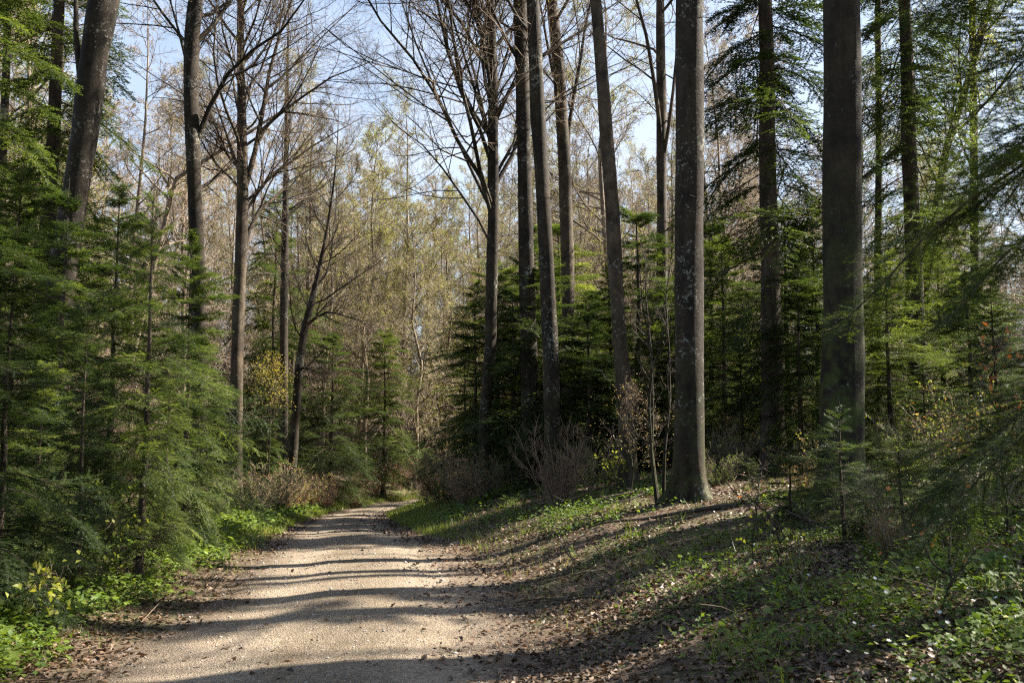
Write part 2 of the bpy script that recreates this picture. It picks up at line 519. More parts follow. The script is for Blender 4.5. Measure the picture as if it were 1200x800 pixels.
# ------------------------------------------------------------------ ground layers (stuff)
def sample_xy(n, d0, d1, margin=1.5, p=1.0):
    u = rng.random(n)
    if p == 1.0:
        d = d0 * (d1 / d0) ** u
    else:
        d = (d0 ** (1 - p) + u * (d1 ** (1 - p) - d0 ** (1 - p))) ** (1 / (1 - p))
    x = (rng.random(n) * 2 - 1) * (d * .53 + margin)
    return x, d


def rand_dirs(n, tilt):
    """unit vectors lying near the horizontal, tilted by up to tilt"""
    a = rng.random(n) * 2 * math.pi; t = tilt * rng.standard_normal(n)
    return np.stack([np.cos(a) * np.cos(t), np.sin(a) * np.cos(t), np.sin(t)], -1)


def build_litter():
    x, y = sample_xy(210000, 3.2, 45)
    z, e, la = top_z(x, y)
    dens = np.where(la > 0, sstep(-1.1, .4, e + fbm(x * .8, y * .8, 5) * 1.2), sstep(-.5, .35, e + fbm(x, y, 6) * .9))
    dens = np.maximum(dens, .012) * (.55 + .45 * sstep(-.12, .1, fbm(x * .6, y * .6, 77)))
    k = rng.random(len(x)) < dens
    x, y, z = x[k], y[k], z[k]; n = len(x)
    d = rand_dirs(n, .28)
    nr = norm(np.stack([rng.standard_normal(n) * .35, rng.standard_normal(n) * .35, np.ones(n)], -1))
    L = rng.uniform(.028, .075, n) * np.clip(y / 14, 1, 1.6)
    g = Geo(); g.leaves(np.stack([x, y, z + rng.uniform(.004, .028, n)], -1) - d * .03, d, nr, L, L * .62, rng.random(n), fold=rng.uniform(-.35, .6, (n, 1)))
    tag(link('fallen_leaves', g.mesh('fallen_leaves', M_LITTER)), kind='stuff')


def build_herbs():
    g = Geo()
    x, y = sample_xy(120000, 3.4, 48)
    z, e, la = top_z(x, y)
    pn_ = fbm(x * .45, y * .45, 12) + .5 * fbm(x * 1.7, y * 1.7, 14)
    dens = np.where(la > 0,
                    sstep(.35, 1.9, e + fbm(x, y, 15) * 1.2) * sstep(-.12, .26, pn_) * np.where(y > 11.5, 1.6, .62) * (.35 + .65 * sstep(-.1, .12, fbm(x * 2.6, y * 2.6, 88))),
                    sstep(.15, .6, e + fbm(x, y, 16) * .6) * (1 - .75 * sstep(1.6, 3.4, e)) * sstep(-.22, .05, pn_) * 1.5)
    k = rng.random(len(x)) < dens
    x, y, z, la, e = x[k], y[k], z[k], la[k], e[k]; n = len(x)
    nl = 5
    sc_ = np.clip(y / 13, 1, 2.) * rng.uniform(.6, 1.25, n) * np.where(la < 0, 1.25, 1.)
    base = np.repeat(np.stack([x, y, z], -1), nl, 0); s = np.repeat(sc_, nl)
    d = rand_dirs(n * nl, .35)
    stem = base + d * (rng.uniform(.0, .05, n * nl) * s)[:, None] + np.stack([0 * s, 0 * s, rng.uniform(.03, .12, n * nl) * s], -1)
    nr = norm(np.stack([rng.standard_normal(n * nl) * .4, rng.standard_normal(n * nl) * .4, np.ones(n * nl)], -1))
    L = np.exp(rng.normal(-3.35, .33, n * nl)) * s
    bright = np.clip(np.repeat(np.where(la < 0, .62, .42) + .35 * (pn_[k] * 2), nl) + rng.normal(0, .18, n * nl), 0, 1)
    g.leaves(stem, d, nr, L, L * .7, bright, fold=.12)
    tag(link('ground_cover', g.mesh('ground_cover', M_HERB)), kind='stuff')
    # white wood anemones
    x, y = sample_xy(2400, 4, 22)
    z, e, la = top_z(x, y)
    k = (la > 0) & (rng.random(len(x)) < sstep(.8, 2.2, e) * sstep(-.02, .15, fbm(x * .7, y * .7, 52)) * .5)
    x, y, z = x[k], y[k], z[k]; n = len(x)
    g = Geo(); c = np.stack([x, y, z + rng.uniform(.06, .13, n)], -1)
    tl = norm(np.stack([rng.normal(0, .4, n), rng.normal(-.2, .4, n), np.ones(n)], -1))
    for q in range(6):
        a = q * math.pi / 3
        ref = norm(np.cross(tl, np.array((0., 1., 0.)))); ref2 = np.cross(tl, ref)
        d = norm(ref * math.cos(a) + ref2 * math.sin(a) + tl * .25)
        g.leaves(c, d, tl, .016, .010, rng.random(n), fold=.1)
    tag(link('wood_anemone_flowers', g.mesh('wood_anemone_flowers', M_PETAL)), kind='stuff')


def build_grass():
    g = Geo()
    # along the verges, distance along the path
    n = 60000
    s = 17 + (cum[-1] * .62 - 17) * rng.random(n) ** 1.15 + 20
    s = np.clip(s, 36, cum[-1] - 30)
    side = np.where(rng.random(n) < .55, -1., 1.)
    k_ = [np.interp(s, cum, PATH[:, q]) for q in range(4)]
    tx = np.interp(s, cum, _tan[:, 0]); ty = np.interp(s, cum, _tan[:, 1])
    off = rng.gamma(1.6, .34, n)
    lat_ = side * (k_[3] + off - .02)
    x = k_[0] + ty * lat_; y = k_[1] - tx * lat_
    z, e, la = top_z(x, y)
    near = sstep(13, 24, y)
    dens = sstep(.0, .3, e + fbm(x * .9, y * .9, 61) * .9) * (.06 + .94 * near) * sstep(-.2, .1, fbm(x * .5, y * .5, 62) + .12)
    k = (rng.random(n) < dens) & (y > 3.5)
    x, y, z = x[k], y[k], z[k]; n = len(x)
    h = rng.uniform(.07, .17, n) * np.clip(y / 20, .8, 1.3); w = .006 * np.clip(y / 12, 1, 2.6)
    a = rng.random(n) * 6.283; b = np.stack([x, y, z - .01], -1)
    sd = np.stack([np.cos(a), np.sin(a), 0 * a], -1) * w[:, None]
    tip = b + np.stack([rng.normal(0, .4, n) * h, rng.normal(0, .4, n) * h, h], -1)
    g.tris(b - sd, b + sd, tip, rng.random(n))
    # sedge in loose tufts on the bank
    cx_, cy_ = sample_xy(420, 4.2, 26)
    q = rng.integers(0, 420, 16000)
    x = cx_[q] + rng.normal(0, .09, 16000); y = cy_[q] + rng.normal(0, .09, 16000)
    z, e, la = top_z(x, y)
    k = (la > 0) & (e > .9); x, y, z = x[k], y[k], z[k]; n = len(x)
    h = rng.uniform(.06, .2, n); w = .0035 * np.clip(y / 9, 1, 2); a = rng.random(n) * 6.283
    b = np.stack([x, y, z - .01], -1); sd = np.stack([np.cos(a), np.sin(a), 0 * a], -1) * w[:, None]
    tip = b + np.stack([rng.normal(0, .6, n) * h, rng.normal(0, .6, n) * h, h], -1)
    g.tris(b - sd, b + sd, tip, rng.random(n) * .8)
    tag(link('verge_grass', g.mesh('verge_grass', M_GRASS)), kind='stuff')


def build_gravel():
    n = 60000
    x, y = sample_xy(n, 3.5, 24, .5)
    z, e, la = top_z(x, y)
    k = rng.random(n) < np.where(e < -.05, .55, .12 * (e < .5))
    x, y, z = x[k], y[k], z[k]; n = len(x)
    t = np.array([(1, 0, 0), (-1, 0, 0), (0, 1, 0), (0, -1, 0), (0, 0, 1), (0, 0, -1)], float)
    f = np.array([(0, 2, 4), (2, 1, 4), (1, 3, 4), (3, 0, 4), (2, 0, 5), (1, 2, 5), (3, 1, 5), (0, 3, 5)])
    r = np.exp(rng.normal(-5.05, .42, n)) * np.clip(y / 9, .8, 1.6)
    V = t[None] * r[:, None, None] * rng.uniform(.6, 1.3, (n, 6, 1)) * np.array((1, 1, .62))
    a = rng.random(n) * 6.283
    ca, sa = np.cos(a)[:, None], np.sin(a)[:, None]
    V = np.stack([V[..., 0] * ca - V[..., 1] * sa, V[..., 0] * sa + V[..., 1] * ca, V[..., 2]], -1) + np.stack([x, y, z + r * .15], -1)[:, None]
    Fi = (np.arange(n)[:, None, None] * 6 + f[None]).reshape(-1, 3)
    tag(link('gravel', raw_mesh('gravel', V.reshape(-1, 3), [Fi], stone_mat(), np.repeat(rng.random(n), 6))), kind='stuff')


def build_sticks():
    n = 2600
    x, y = sample_xy(n, 3.5, 26)
    z, e, la = top_z(x, y)
    k = (e > .1) & (rng.random(n) < .75); x, y, z = x[k], y[k], z[k]; n = len(x)
    d = rand_dirs(n, .15); L = rng.gamma(2, .1, n)[:, None]
    p = np.stack([x, y, z + .02], -1)
    P = np.stack([p, p + d * L * .5 + rng.normal(0, .012, (n, 3)), p + d * L], 1)
    g = Geo(); g.tubes(P, np.broadcast_to(rng.uniform(.002, .006, n)[:, None], (n, 3)), 3)
    tag(link('twig_litter', g.mesh('twig_litter', M_TWIG)), kind='stuff')


build_litter(); build_herbs(); build_grass(); build_gravel(); build_sticks()


# ------------------------------------------------------------------ conifers
def needle_shoots(geo, P, g, spacing, nl, nw, up, tmin=None, bright=None):
    """two flat rows and one loose upper row of needles along polylines P (M,K,3)"""
    M, K, _ = P.shape
    A = P[:, :-1].reshape(-1, 3); B = P[:, 1:].reshape(-1, 3)
    keep = np.ones(len(A), bool)
    if tmin is not None:
        t = np.tile(np.arange(K - 1) / (K - 1), M); keep = t >= np.repeat(np.broadcast_to(tmin, (M,)), K - 1) - 1e-6
    br = np.repeat(g.random(M) if bright is None else bright, K - 1)[keep]
    A, B = A[keep], B[keep]
    ln = np.linalg.norm(B - A, axis=1)
    cnt = np.maximum((ln / spacing).astype(int), 1)
    i = np.repeat(np.arange(len(A)), cnt)
    f = (np.arange(len(i)) - np.repeat(np.cumsum(cnt) - cnt, cnt) + g.random(len(i))) / np.repeat(cnt, cnt)
    T = norm(B - A)[i]; p0 = A[i] + (B - A)[i] * f[:, None]
    side = norm(np.cross(T, up)); n_up = np.cross(side, T)
    for sgn in (1, -1):
        m = len(i)
        d = norm(side * sgn * (.8 + .15 * g.standard_normal((m, 1))) + T * (.55 + .15 * g.standard_normal((m, 1))) + n_up * (.14 + .16 * g.standard_normal((m, 1))))
        L = nl * g.uniform(.75, 1.15, (m, 1))
        w = norm(np.cross(d, n_up + .28 * g.standard_normal((m, 3)))) * nw * .5
        p = p0 + T * spacing * g.random((m, 1))
        geo.tris(p - w, p + w, p + d * L, np.clip(br[i] * .8 + .2 * g.random(m), 0, 1))


def make_fir(H, Lmax, seed, hb=.08, gap=.24, per=(5, 7), r0=None, lod=1., power=.85, droop=0., sub=True, sparse=1., dead=0, lean=(0, 0), topel=45, one_side=None, needle=(.024, .0042), c=17, irr=1., other=.5):
    """returns trunk Geo (stem and boughs) and crown Geo (twigs' needles)"""
    g = np.random.default_rng(seed)
    wood, nee = Geo(), Geo()
    ph = g.random(4) * 6.28
    r0 = r0 or .011 * H + .008
    zs = np.linspace(0, 1, 18)
    tp = np.stack([lean[0] * zs + .012 * H ** .5 * np.cumsum(g.standard_normal(18)) * .3, lean[1] * zs + .012 * H ** .5 * np.cumsum(g.standard_normal(18)) * .3, zs * H], -1)
    tp[0, :2] = 0
    tr = r0 * (1 - zs * .97) + .003
    tr[0] *= 1.35
    wood.tubes(tp, tr, 12 if H > 8 else 9, bump=.03, g=g)
    bases, dirs, Ls, els = [], [], [], []
    z = hb * H + .1
    while z < H - .12:
        rel = (z - hb * H) / (H - hb * H)
        n = int(g.integers(per[0], per[1] + 1))
        a0 = g.random() * 6.28
        for q in range(n):
            if g.random() > sparse * (.62 + .38 * min(1, rel / .22)): continue
            a = a0 + q * 6.283 / n + g.normal(0, .22)
            L = Lmax * max(1 - rel, 0) ** power * g.uniform(.5, 1.15) * (.8 + .2 * min(1, rel * 6)) + .1
            L *= min(1.3, max(.4, 1 + irr * (.26 * math.sin(a + ph[0] + z * 1.9) + .2 * math.sin(2 * a + ph[1] - z * 3.1) + .14 * math.sin(5 * z + ph[2]))))
            if one_side is not None and math.cos(a - one_side) < -.15:
                L *= other
            bases.append(z + g.normal(0, gap * .28)); dirs.append(a); Ls.append(L)
            els.append(R_(-4 + topel * rel ** 2 + g.normal(0, 9)) - droop * (1 - rel))
        z += gap * (1.15 - .45 * rel) * g.uniform(.8, 1.2)
    bases = np.array(bases); a = np.array(dirs); Ls = np.array(Ls); el = np.array(els)
    M = len(a); K = 7
    p = np.stack([np.interp(bases, tp[:, 2], tp[:, 0]), np.interp(bases, tp[:, 2], tp[:, 1]), bases], -1)
    pts = [p]; yaw = a.copy(); e_ = el.copy()
    for k in range(K - 1):
        d = np.stack([np.cos(yaw) * np.cos(e_), np.sin(yaw) * np.cos(e_), np.sin(e_)], -1)
        p = p + d * (Ls / (K - 1))[:, None]; pts.append(p)
        yaw = yaw + g.normal(0, .07, M); e_ = e_ + g.normal(0, .05, M) + (-.09 if k < 4 else .05) * np.clip(Ls, .3, 1.6)
    BP = np.stack(pts, 1)
    BR = np.clip(.0065 * Ls, .0035, .03)[:, None] * np.linspace(1, .25, K)
    wood.tubes(BP, BR, 5)
    up = np.array((0, 0, 1.))
    # laterals, in the bough's plane, both sides
    tv = np.clip(np.linspace(.16, .97, c)[None] + g.normal(0, .018, (M, c)), .08, .985)
    lats, subs = [], []
    bl = g.random(M)
    roll = g.normal(0, .24, M)[:, None, None]
    for sgn in (1, -1):
        pp, tt, _ = interp_pl(BP, BR, tv)
        perp = norm(np.cross(tt, up)) * sgn + up * (roll * sgn + g.normal(-.08, .13, tt.shape[:2] + (1,)))
        ln = (Ls[:, None] * (.56 * (1 - tv) ** .85 + .05) * g.uniform(.65, 1.15, tv.shape)) * (.45 + .55 * np.clip(tv / .35, 0, 1))
        keep = g.random(tv.shape) < .93
        ln = ln * keep + .02
        LP, LR = spawn(BP, BR, tv, R_(52) + g.normal(0, .12, tv.shape), ln, g, K=4, wob=.09, lift=-.02, perp=norm(perp), rscale=.35, rmin=.0018)
        lats.append((LP, LR, ln.ravel(), np.repeat(bl, c)))
    LP = np.concatenate([q[0] for q in lats]); LR = np.concatenate([q[1] for q in lats]); ll = np.concatenate([q[2] for q in lats]); lb = np.concatenate([q[3] for q in lats])
    big = ll > .09
    wood.tubes(LP[big], LR[big], 3)
    nl, nw = needle[0], needle[1] / min(lod, 1.2)
    sp = .0105 / lod
    br = np.clip(lb * .45 + g.random(len(LP)) * .55, 0, 1)
    needle_shoots(nee, LP, g, sp, nl, nw, up, tmin=None, bright=br)
    needle_shoots(nee, BP, g, sp, nl, nw, up, tmin=.5, bright=np.clip(bl * .5 + .4, 0, 1))
    if sub:
        s = LP[ll > .16]; sr = LR[ll > .16]; sl = ll[ll > .16]; sb = br[ll > .16]
        c2 = 5 if lod >= .8 else 4
        tv2 = np.clip(np.linspace(.22, .9, c2)[None] + g.normal(0, .03, (len(s), c2)), .1, .97)
        for sgn in (1, -1):
            pp, tt, _ = interp_pl(s, sr, tv2)
            perp = norm(norm(np.cross(tt, up)) * sgn + up * g.normal(0, .2, tt.shape[:2] + (1,)))
            ln = sl[:, None] * (.48 * (1 - tv2) + .08) * g.uniform(.6, 1.2, tv2.shape)
            SP, SR = spawn(s, sr, tv2, R_(48), ln, g, K=2, wob=.08, perp=perp, rmin=.001)
            needle_shoots(nee, SP, g, sp, nl, nw, up, bright=np.clip(np.repeat(sb, c2) * .7 + .3 * g.random(len(SP)) + .08, 0, 1))
    if dead:
        zd = g.uniform(.25, hb * H + .3, dead); ad = g.random(dead) * 6.28
        P0 = np.stack([np.interp(zd, tp[:, 2], tp[:, 0]), np.interp(zd, tp[:, 2], tp[:, 1]), zd], -1)
        dd = np.stack([np.cos(ad), np.sin(ad), g.uniform(-.35, .1, dead)], -1)
        Ld = g.uniform(.3, 1., dead)[:, None] * min(1, H / 6)
        DP = np.stack([P0 + dd * Ld * t + (g.normal(0, .03, (dead, 3)) if t else 0) for t in (0, .33, .66, 1)], 1)
        DR = np.broadcast_to(np.array((.007, .005, .004, .002)), (dead, 4))
        wood.tubes(DP, DR, 4)
        t2 = g.uniform(.3, .95, (dead, 6))
        TP, TR = spawn(DP, DR, t2, R_(50), g.uniform(.08, .35, t2.shape), g, K=3, rmin=.0015)
        wood.tubes(TP, TR, 3)
    return wood, nee


GRID_OBJS = []


def make_thing(name, wood, crown, wm, cm, leaf=None, lm=None, crown_name='crown'):
    root = link(name, None)
    a = link('trunk', wood.mesh('trunk', wm, smooth=True), root)
    cm_ = crown.mesh('crown', cm) if crown is not None else None
    b = link(crown_name, cm_, root) if cm_ else None
    if leaf is not None and leaf.n:
        link('leaves', leaf.mesh('leaves', lm), b or root)
    return root


KIDS = {}


def copy_thing(src):
    def rec(o, parent):
        c = o.copy(); COL.objects.link(c); c.parent = parent
        for ch in KIDS.get(o.name) or list(o.children):
            rec(ch, c)
        return c
    return rec(src, None)


def put(o, x, y, rz=0, s=1., sink=.04, sz=None):
    o.location = (x, y, gz(x, y) - sink); o.rotation_euler = (0, 0, rz); o.scale = (s, s, sz or s)


USED = set()


def use(proto):
    """the prototype itself the first time, a copy after that"""
    if proto.name not in USED:
        USED.add(proto.name)
        return proto
    return copy_thing(proto)


print('firs...')
PF = {}
PF['near'] = [make_thing('fir_tree', *make_fir(4.6, 1.3, 11, hb=.10, gap=.25, per=(4, 6), lod=.9, dead=46, power=.62, droop=.14, irr=1.4, needle=(.025, .0056)), M_SPRUCE, M_NEEDLE),
              make_thing('fir_tree', *make_fir(4.2, 1.4, 12, hb=.06, gap=.24, per=(4, 6), lod=.9, dead=30, droop=.17, power=.6, irr=1.5, needle=(.025, .0056)), M_SPRUCE, M_NEEDLE)]
PF['mid'] = [make_thing('fir_tree', *make_fir(7.0, 2.1, 21, hb=.05, gap=.34, per=(5, 6), lod=.6, dead=34, needle=(.034, .0085), power=.62, droop=.2, c=14, irr=1.4), M_SPRUCE, M_NEEDLE),
             make_thing('fir_tree', *make_fir(7.0, 1.9, 22, hb=.07, gap=.35, per=(4, 6), lod=.6, dead=40, droop=.3, needle=(.034, .0085), power=.66, c=14, irr=1.4), M_SPRUCE, M_NEEDLE),
             make_thing('fir_tree', *make_fir(7.0, 2.3, 23, hb=.04, gap=.34, per=(5, 6), lod=.6, sparse=.9, power=.6, dead=30, needle=(.034, .0085), droop=.15, irr=1.6, c=14), M_SPRUCE, M_NEEDLE_D)]
PF['small'] = [make_thing('fir_sapling', *make_fir(1.6, .62, 31, hb=.03, gap=.15, per=(4, 6), lod=1.0, droop=.05), M_SPRUCE, M_NEEDLE),
               make_thing('fir_sapling', *make_fir(1.5, .72, 32, hb=.02, gap=.16, per=(4, 6), lod=1.0, power=.7), M_SPRUCE, M_NEEDLE_D)]
PF['tall'] = [make_thing('spruce_tree', *make_fir(23., 2.3, 41, hb=.10, gap=.5, per=(5, 6), r0=.21, lod=.42, power=.6, droop=.32, sparse=.85, dead=40, topel=30, needle=(.036, .0095), c=14), M_SPRUCE, M_NEEDLE_D),
              make_thing('spruce_tree', *make_fir(21., 2.0, 42, hb=.14, gap=.52, per=(4, 6), r0=.18, lod=.42, power=.6, droop=.25, sparse=.8, dead=50, topel=30, needle=(.036, .0095), c=14), M_SPRUCE, M_NEEDLE_D)]


def fir_at(kind, v, px, d, top_py, label, rz=None, group=None, wide=1., by=None):
    """a conifer at photo column px, distance d, whose tip reaches row top_py"""
    proto = PF[kind][v]
    H0 = {'near': (4.6, 4.2), 'mid': (7, 7, 7), 'small': (1.6, 1.5), 'tall': (23, 21)}[kind][v]
    x = at(px, 515, d)[0]
    H = at(px, top_py, d)[2] - gz(x, d)
    o = use(proto)
    s = H / H0
    put(o, x, d, rng.random() * 6.28 if rz is None else rz, s * wide, sz=s)
    tag(o, label, 'spruce' if kind == 'tall' else ('fir sapling' if kind == 'small' else 'fir tree'), group)
    return o


GF = 'young firs in the undergrowth'
GS = 'tall spruces among the beeches'
# left of the path
fir_at('near', 0, 168, 10.6, 205, 'young fir with a bare twisted lower stem rising straight from the left verge', group=GF, wide=.78)
fir_at('near', 1, 98, 9.9, 350, 'slender young fir with a curved thin stem just left of the bare stemmed verge fir', group=GF, wide=.75)
fir_at('near', 1, 5, 8.6, 255, 'nearest sunlit fir cut by the left edge of the photo', group=GF, wide=.95)
fir_at('near', 0, -75, 8.0, 120, 'bushy fir mostly outside the photo at its lower left corner', group=GF)
fir_at('mid', 0, 218, 14.5, 275, 'broad dark fir behind the verge firs, in front of the crooked beech', group=GF)
fir_at('mid', 1, 68, 14, 205, 'tall dark fir hiding the foot of the thick leaning beech', group=GF)
fir_at('mid', 0, 128, 17.5, 215, 'fir peering between the leaning beech and the crooked beech', group=GF)
fir_at('mid', 2, 10, 16, 190, 'shadowy fir against the left edge below the tall spruce', group=GF)
fir_at('near', 1, 232, 18.5, 395, 'low sunlit fir at the foot of the slim pale beech, left verge', group=GF, wide=.72)
fir_at('near', 0, 196, 13.0, 420, 'low fir filling the gap behind the verge fir, close to the path', group=GF, wide=.7)
fir_at('near', 1, 256, 24, 450, 'small fir touching the slim pale beech on its left', group=GF, wide=1.)
fir_at('near', 1, 45, 11.8, 420, 'low shaded fir wedged between the curved stem fir and the left edge', group=GF, wide=1.2)
fir_at('mid', 1, 312, 36, 425, 'dark fir under the yellow leaved sapling, left of the slanting beech', group=GF)
fir_at('mid', 2, 318, 44, 215, 'tall hazy fir rising behind the yellow leaved sapling', group=GF, wide=.8)
fir_at('mid', 2, 388, 43, 385, 'pointed fir standing left of the path just before the bend', group=GF, wide=1.25)
fir_at('mid', 2, 450, 52, 382, 'dark blunt fir directly above the spot where the path vanishes', group=GF, wide=1.15)
fir_at('mid', 1, 350, 48, 440, 'small fir half hidden between the pointed fir and the slanting beech', group=GF)
fir_at('tall', 0, 42, 23, -560, 'tall dark spruce in the upper left corner behind the leaning beech', group=GS)
fir_at('tall', 1, -60, 17, -900, 'spruce outside the left edge whose boughs reach into the photo', group=GS)
# right of the path
fir_at('mid', 0, 556, 29, 330, 'dark fir around the leftmost beech stem right of the path', group=GF, wide=1.02)
fir_at('mid', 1, 600, 26, 330, 'dark fir between the leftmost beech and the twin beeches', group=GF, wide=1.25)
fir_at('mid', 2, 640, 24.5, 300, 'fir in front of the cluster of three beeches', group=GF, wide=1.25)
fir_at('mid', 0, 690, 23, 345, 'sunlit fir just left of the slim leaning beech', group=GF, wide=1.32)
fir_at('mid', 1, 748, 27, 235, 'fir with bright edges between the slim leaning beech and the thick speckled beech', group=GF, wide=1.32)
fir_at('mid', 0, 780, 32, 330, 'fir behind the thin dark sapling stems', group=GF, wide=1.25)
fir_at('mid', 2, 850, 25, 270, 'fir between the thick speckled beech and the straight spruce', group=GF, wide=1.25)
fir_at('mid', 1, 880, 31, 330, 'fir behind the straight spruce trunk', group=GF, wide=1.25)
fir_at('mid', 0, 940, 19, 300, 'shaded fir between the straight spruce and the thickest mossy beech', group=GF, wide=1.25)
fir_at('mid', 2, 1045, 19, 290, 'black looking fir right behind the thickest mossy beech', group=GF, wide=1.25)
fir_at('mid', 1, 1110, 24, 250, 'shaded fir close to the far right spruce trunk', group=GF, wide=1.25)
fir_at('mid', 0, 1170, 17, 330, 'dark fir near the right edge behind the orange leaved sapling', group=GF, wide=1.25)
fir_at('mid', 2, 1010, 27, 320, 'distant fir seen right of the thickest beech', group=GF, wide=1.25)
fir_at('near', 0, 1235, 10, 330, 'bushy fir cut by the right edge at mid height', group=GF, wide=1.2)
fir_at('small', 0, 987, 9.6, 465, 'fir sapling standing right in front of the thickest mossy beech', group='fir saplings')
fir_at('small', 1, 1055, 9.0, 500, 'dark spreading fir sapling right of the one before the mossy beech', group='fir saplings', wide=1.2)
fir_at('small', 1, 925, 11.5, 520, 'low fir sapling between the straight spruce and the mossy beech', group='fir saplings', wide=1.3)
fir_at('small', 0, 1110, 8, 520, 'fir sapling under the drooping near boughs at right', group='fir saplings', wide=1.2)
fir_at('small', 1, 1010, 13, 490, 'fir sapling at the right foot of the mossy beech', group='fir saplings', wide=1.2)
fir_at('small', 1, 880, 15.5, 535, 'tiny fir sapling just right of the thick speckled beech foot', group='fir saplings', wide=1.2)
fir_at('small', 0, 795, 16.5, 540, 'tiny fir sapling left of the thick speckled beech foot', group='fir saplings', wide=1.2)
fir_at('tall', 0, 906, 20, -700, 'straight spruce with drooping boughs left of the thickest mossy beech', group=GS, wide=1.05)
fir_at('tall', 0, 1078, 22, -640, 'straight spruce behind and right of the thickest mossy beech', group=GS, wide=1.0)

for q, (px, d, ty, lab) in enumerate([
        (583, 31, 300, 'dense dark fir behind the leftmost beech stem'), (625, 30, 270, 'dense dark fir directly behind the beech trio'),
        (655, 33, 250, 'tall shaded fir peeping over the trio of beeches'), (700, 31, 340, 'dense fir behind the slim leaning beech foot'),
        (765, 24, 360, 'broad fir between the slim leaning beech and the speckled beech'), (835, 33, 250, 'tall dense fir right of the speckled beech, far back'),
        (870, 21, 400, 'broad low fir left of the straight spruce foot'), (925, 28, 240, 'dense fir behind the straight spruce crown'),
        (1030, 22, 380, 'broad dark fir right of the mossy beech foot'), (1085, 17, 420, 'low broad fir before the far right spruce'),
        (1140, 21, 300, 'dense fir between the far right spruce and the photo edge'), (545, 36, 400, 'low dense fir at the left end of the right hand firs')]):
    fir_at('mid', (2, 0, 1)[q % 3], px, d, ty, lab, group=GF, wide=1.35)
fir_at('mid', 0, 665, 27.5, 380, 'low dark fir closing the gap behind the pale bare shrub', group=GF, wide=1.4)
fir_at('mid', 1, 715, 29, 300, 'fir whose tip shows just left of the slim leaning beech', group=GF, wide=1.3)
fir_at('mid', 2, 820, 28, 350, 'dark fir right behind the thick speckled beech', group=GF, wide=1.4)
fir_at('mid', 0, 960, 24, 250, 'tall dark fir between the straight spruce and the mossy beech, farther back', group=GF, wide=1.2)

# the near fir at the right edge, out of focus
nf = make_thing('fir_tree', *make_fir(8.5, 1.75, 78, hb=.13, gap=.27, lod=1.05, droop=.06, one_side=math.pi * .95, per=(4, 6), sparse=.9, power=.5, topel=6, c=26, irr=.35, other=.18, needle=(.025, .005)), M_SPRUCE, M_NEEDLE)
put(nf, 2.95, 4.3, 0)
tag(nf, 'nearest fir outside the right edge whose blurred boughs reach across the photo', 'fir tree', GF)


# ------------------------------------------------------------------ broad-leaved trees
def resample(P, r, K):
    P = np.asarray(P, float); r = np.asarray(r, float)
    s = np.concatenate([[0], np.cumsum(np.linalg.norm(np.diff(P, axis=0), axis=1))])
    t = np.linspace(0, s[-1], K)
    return np.stack([np.interp(t, s, P[:, k]) for k in range(3)], -1), np.interp(t, s, r)


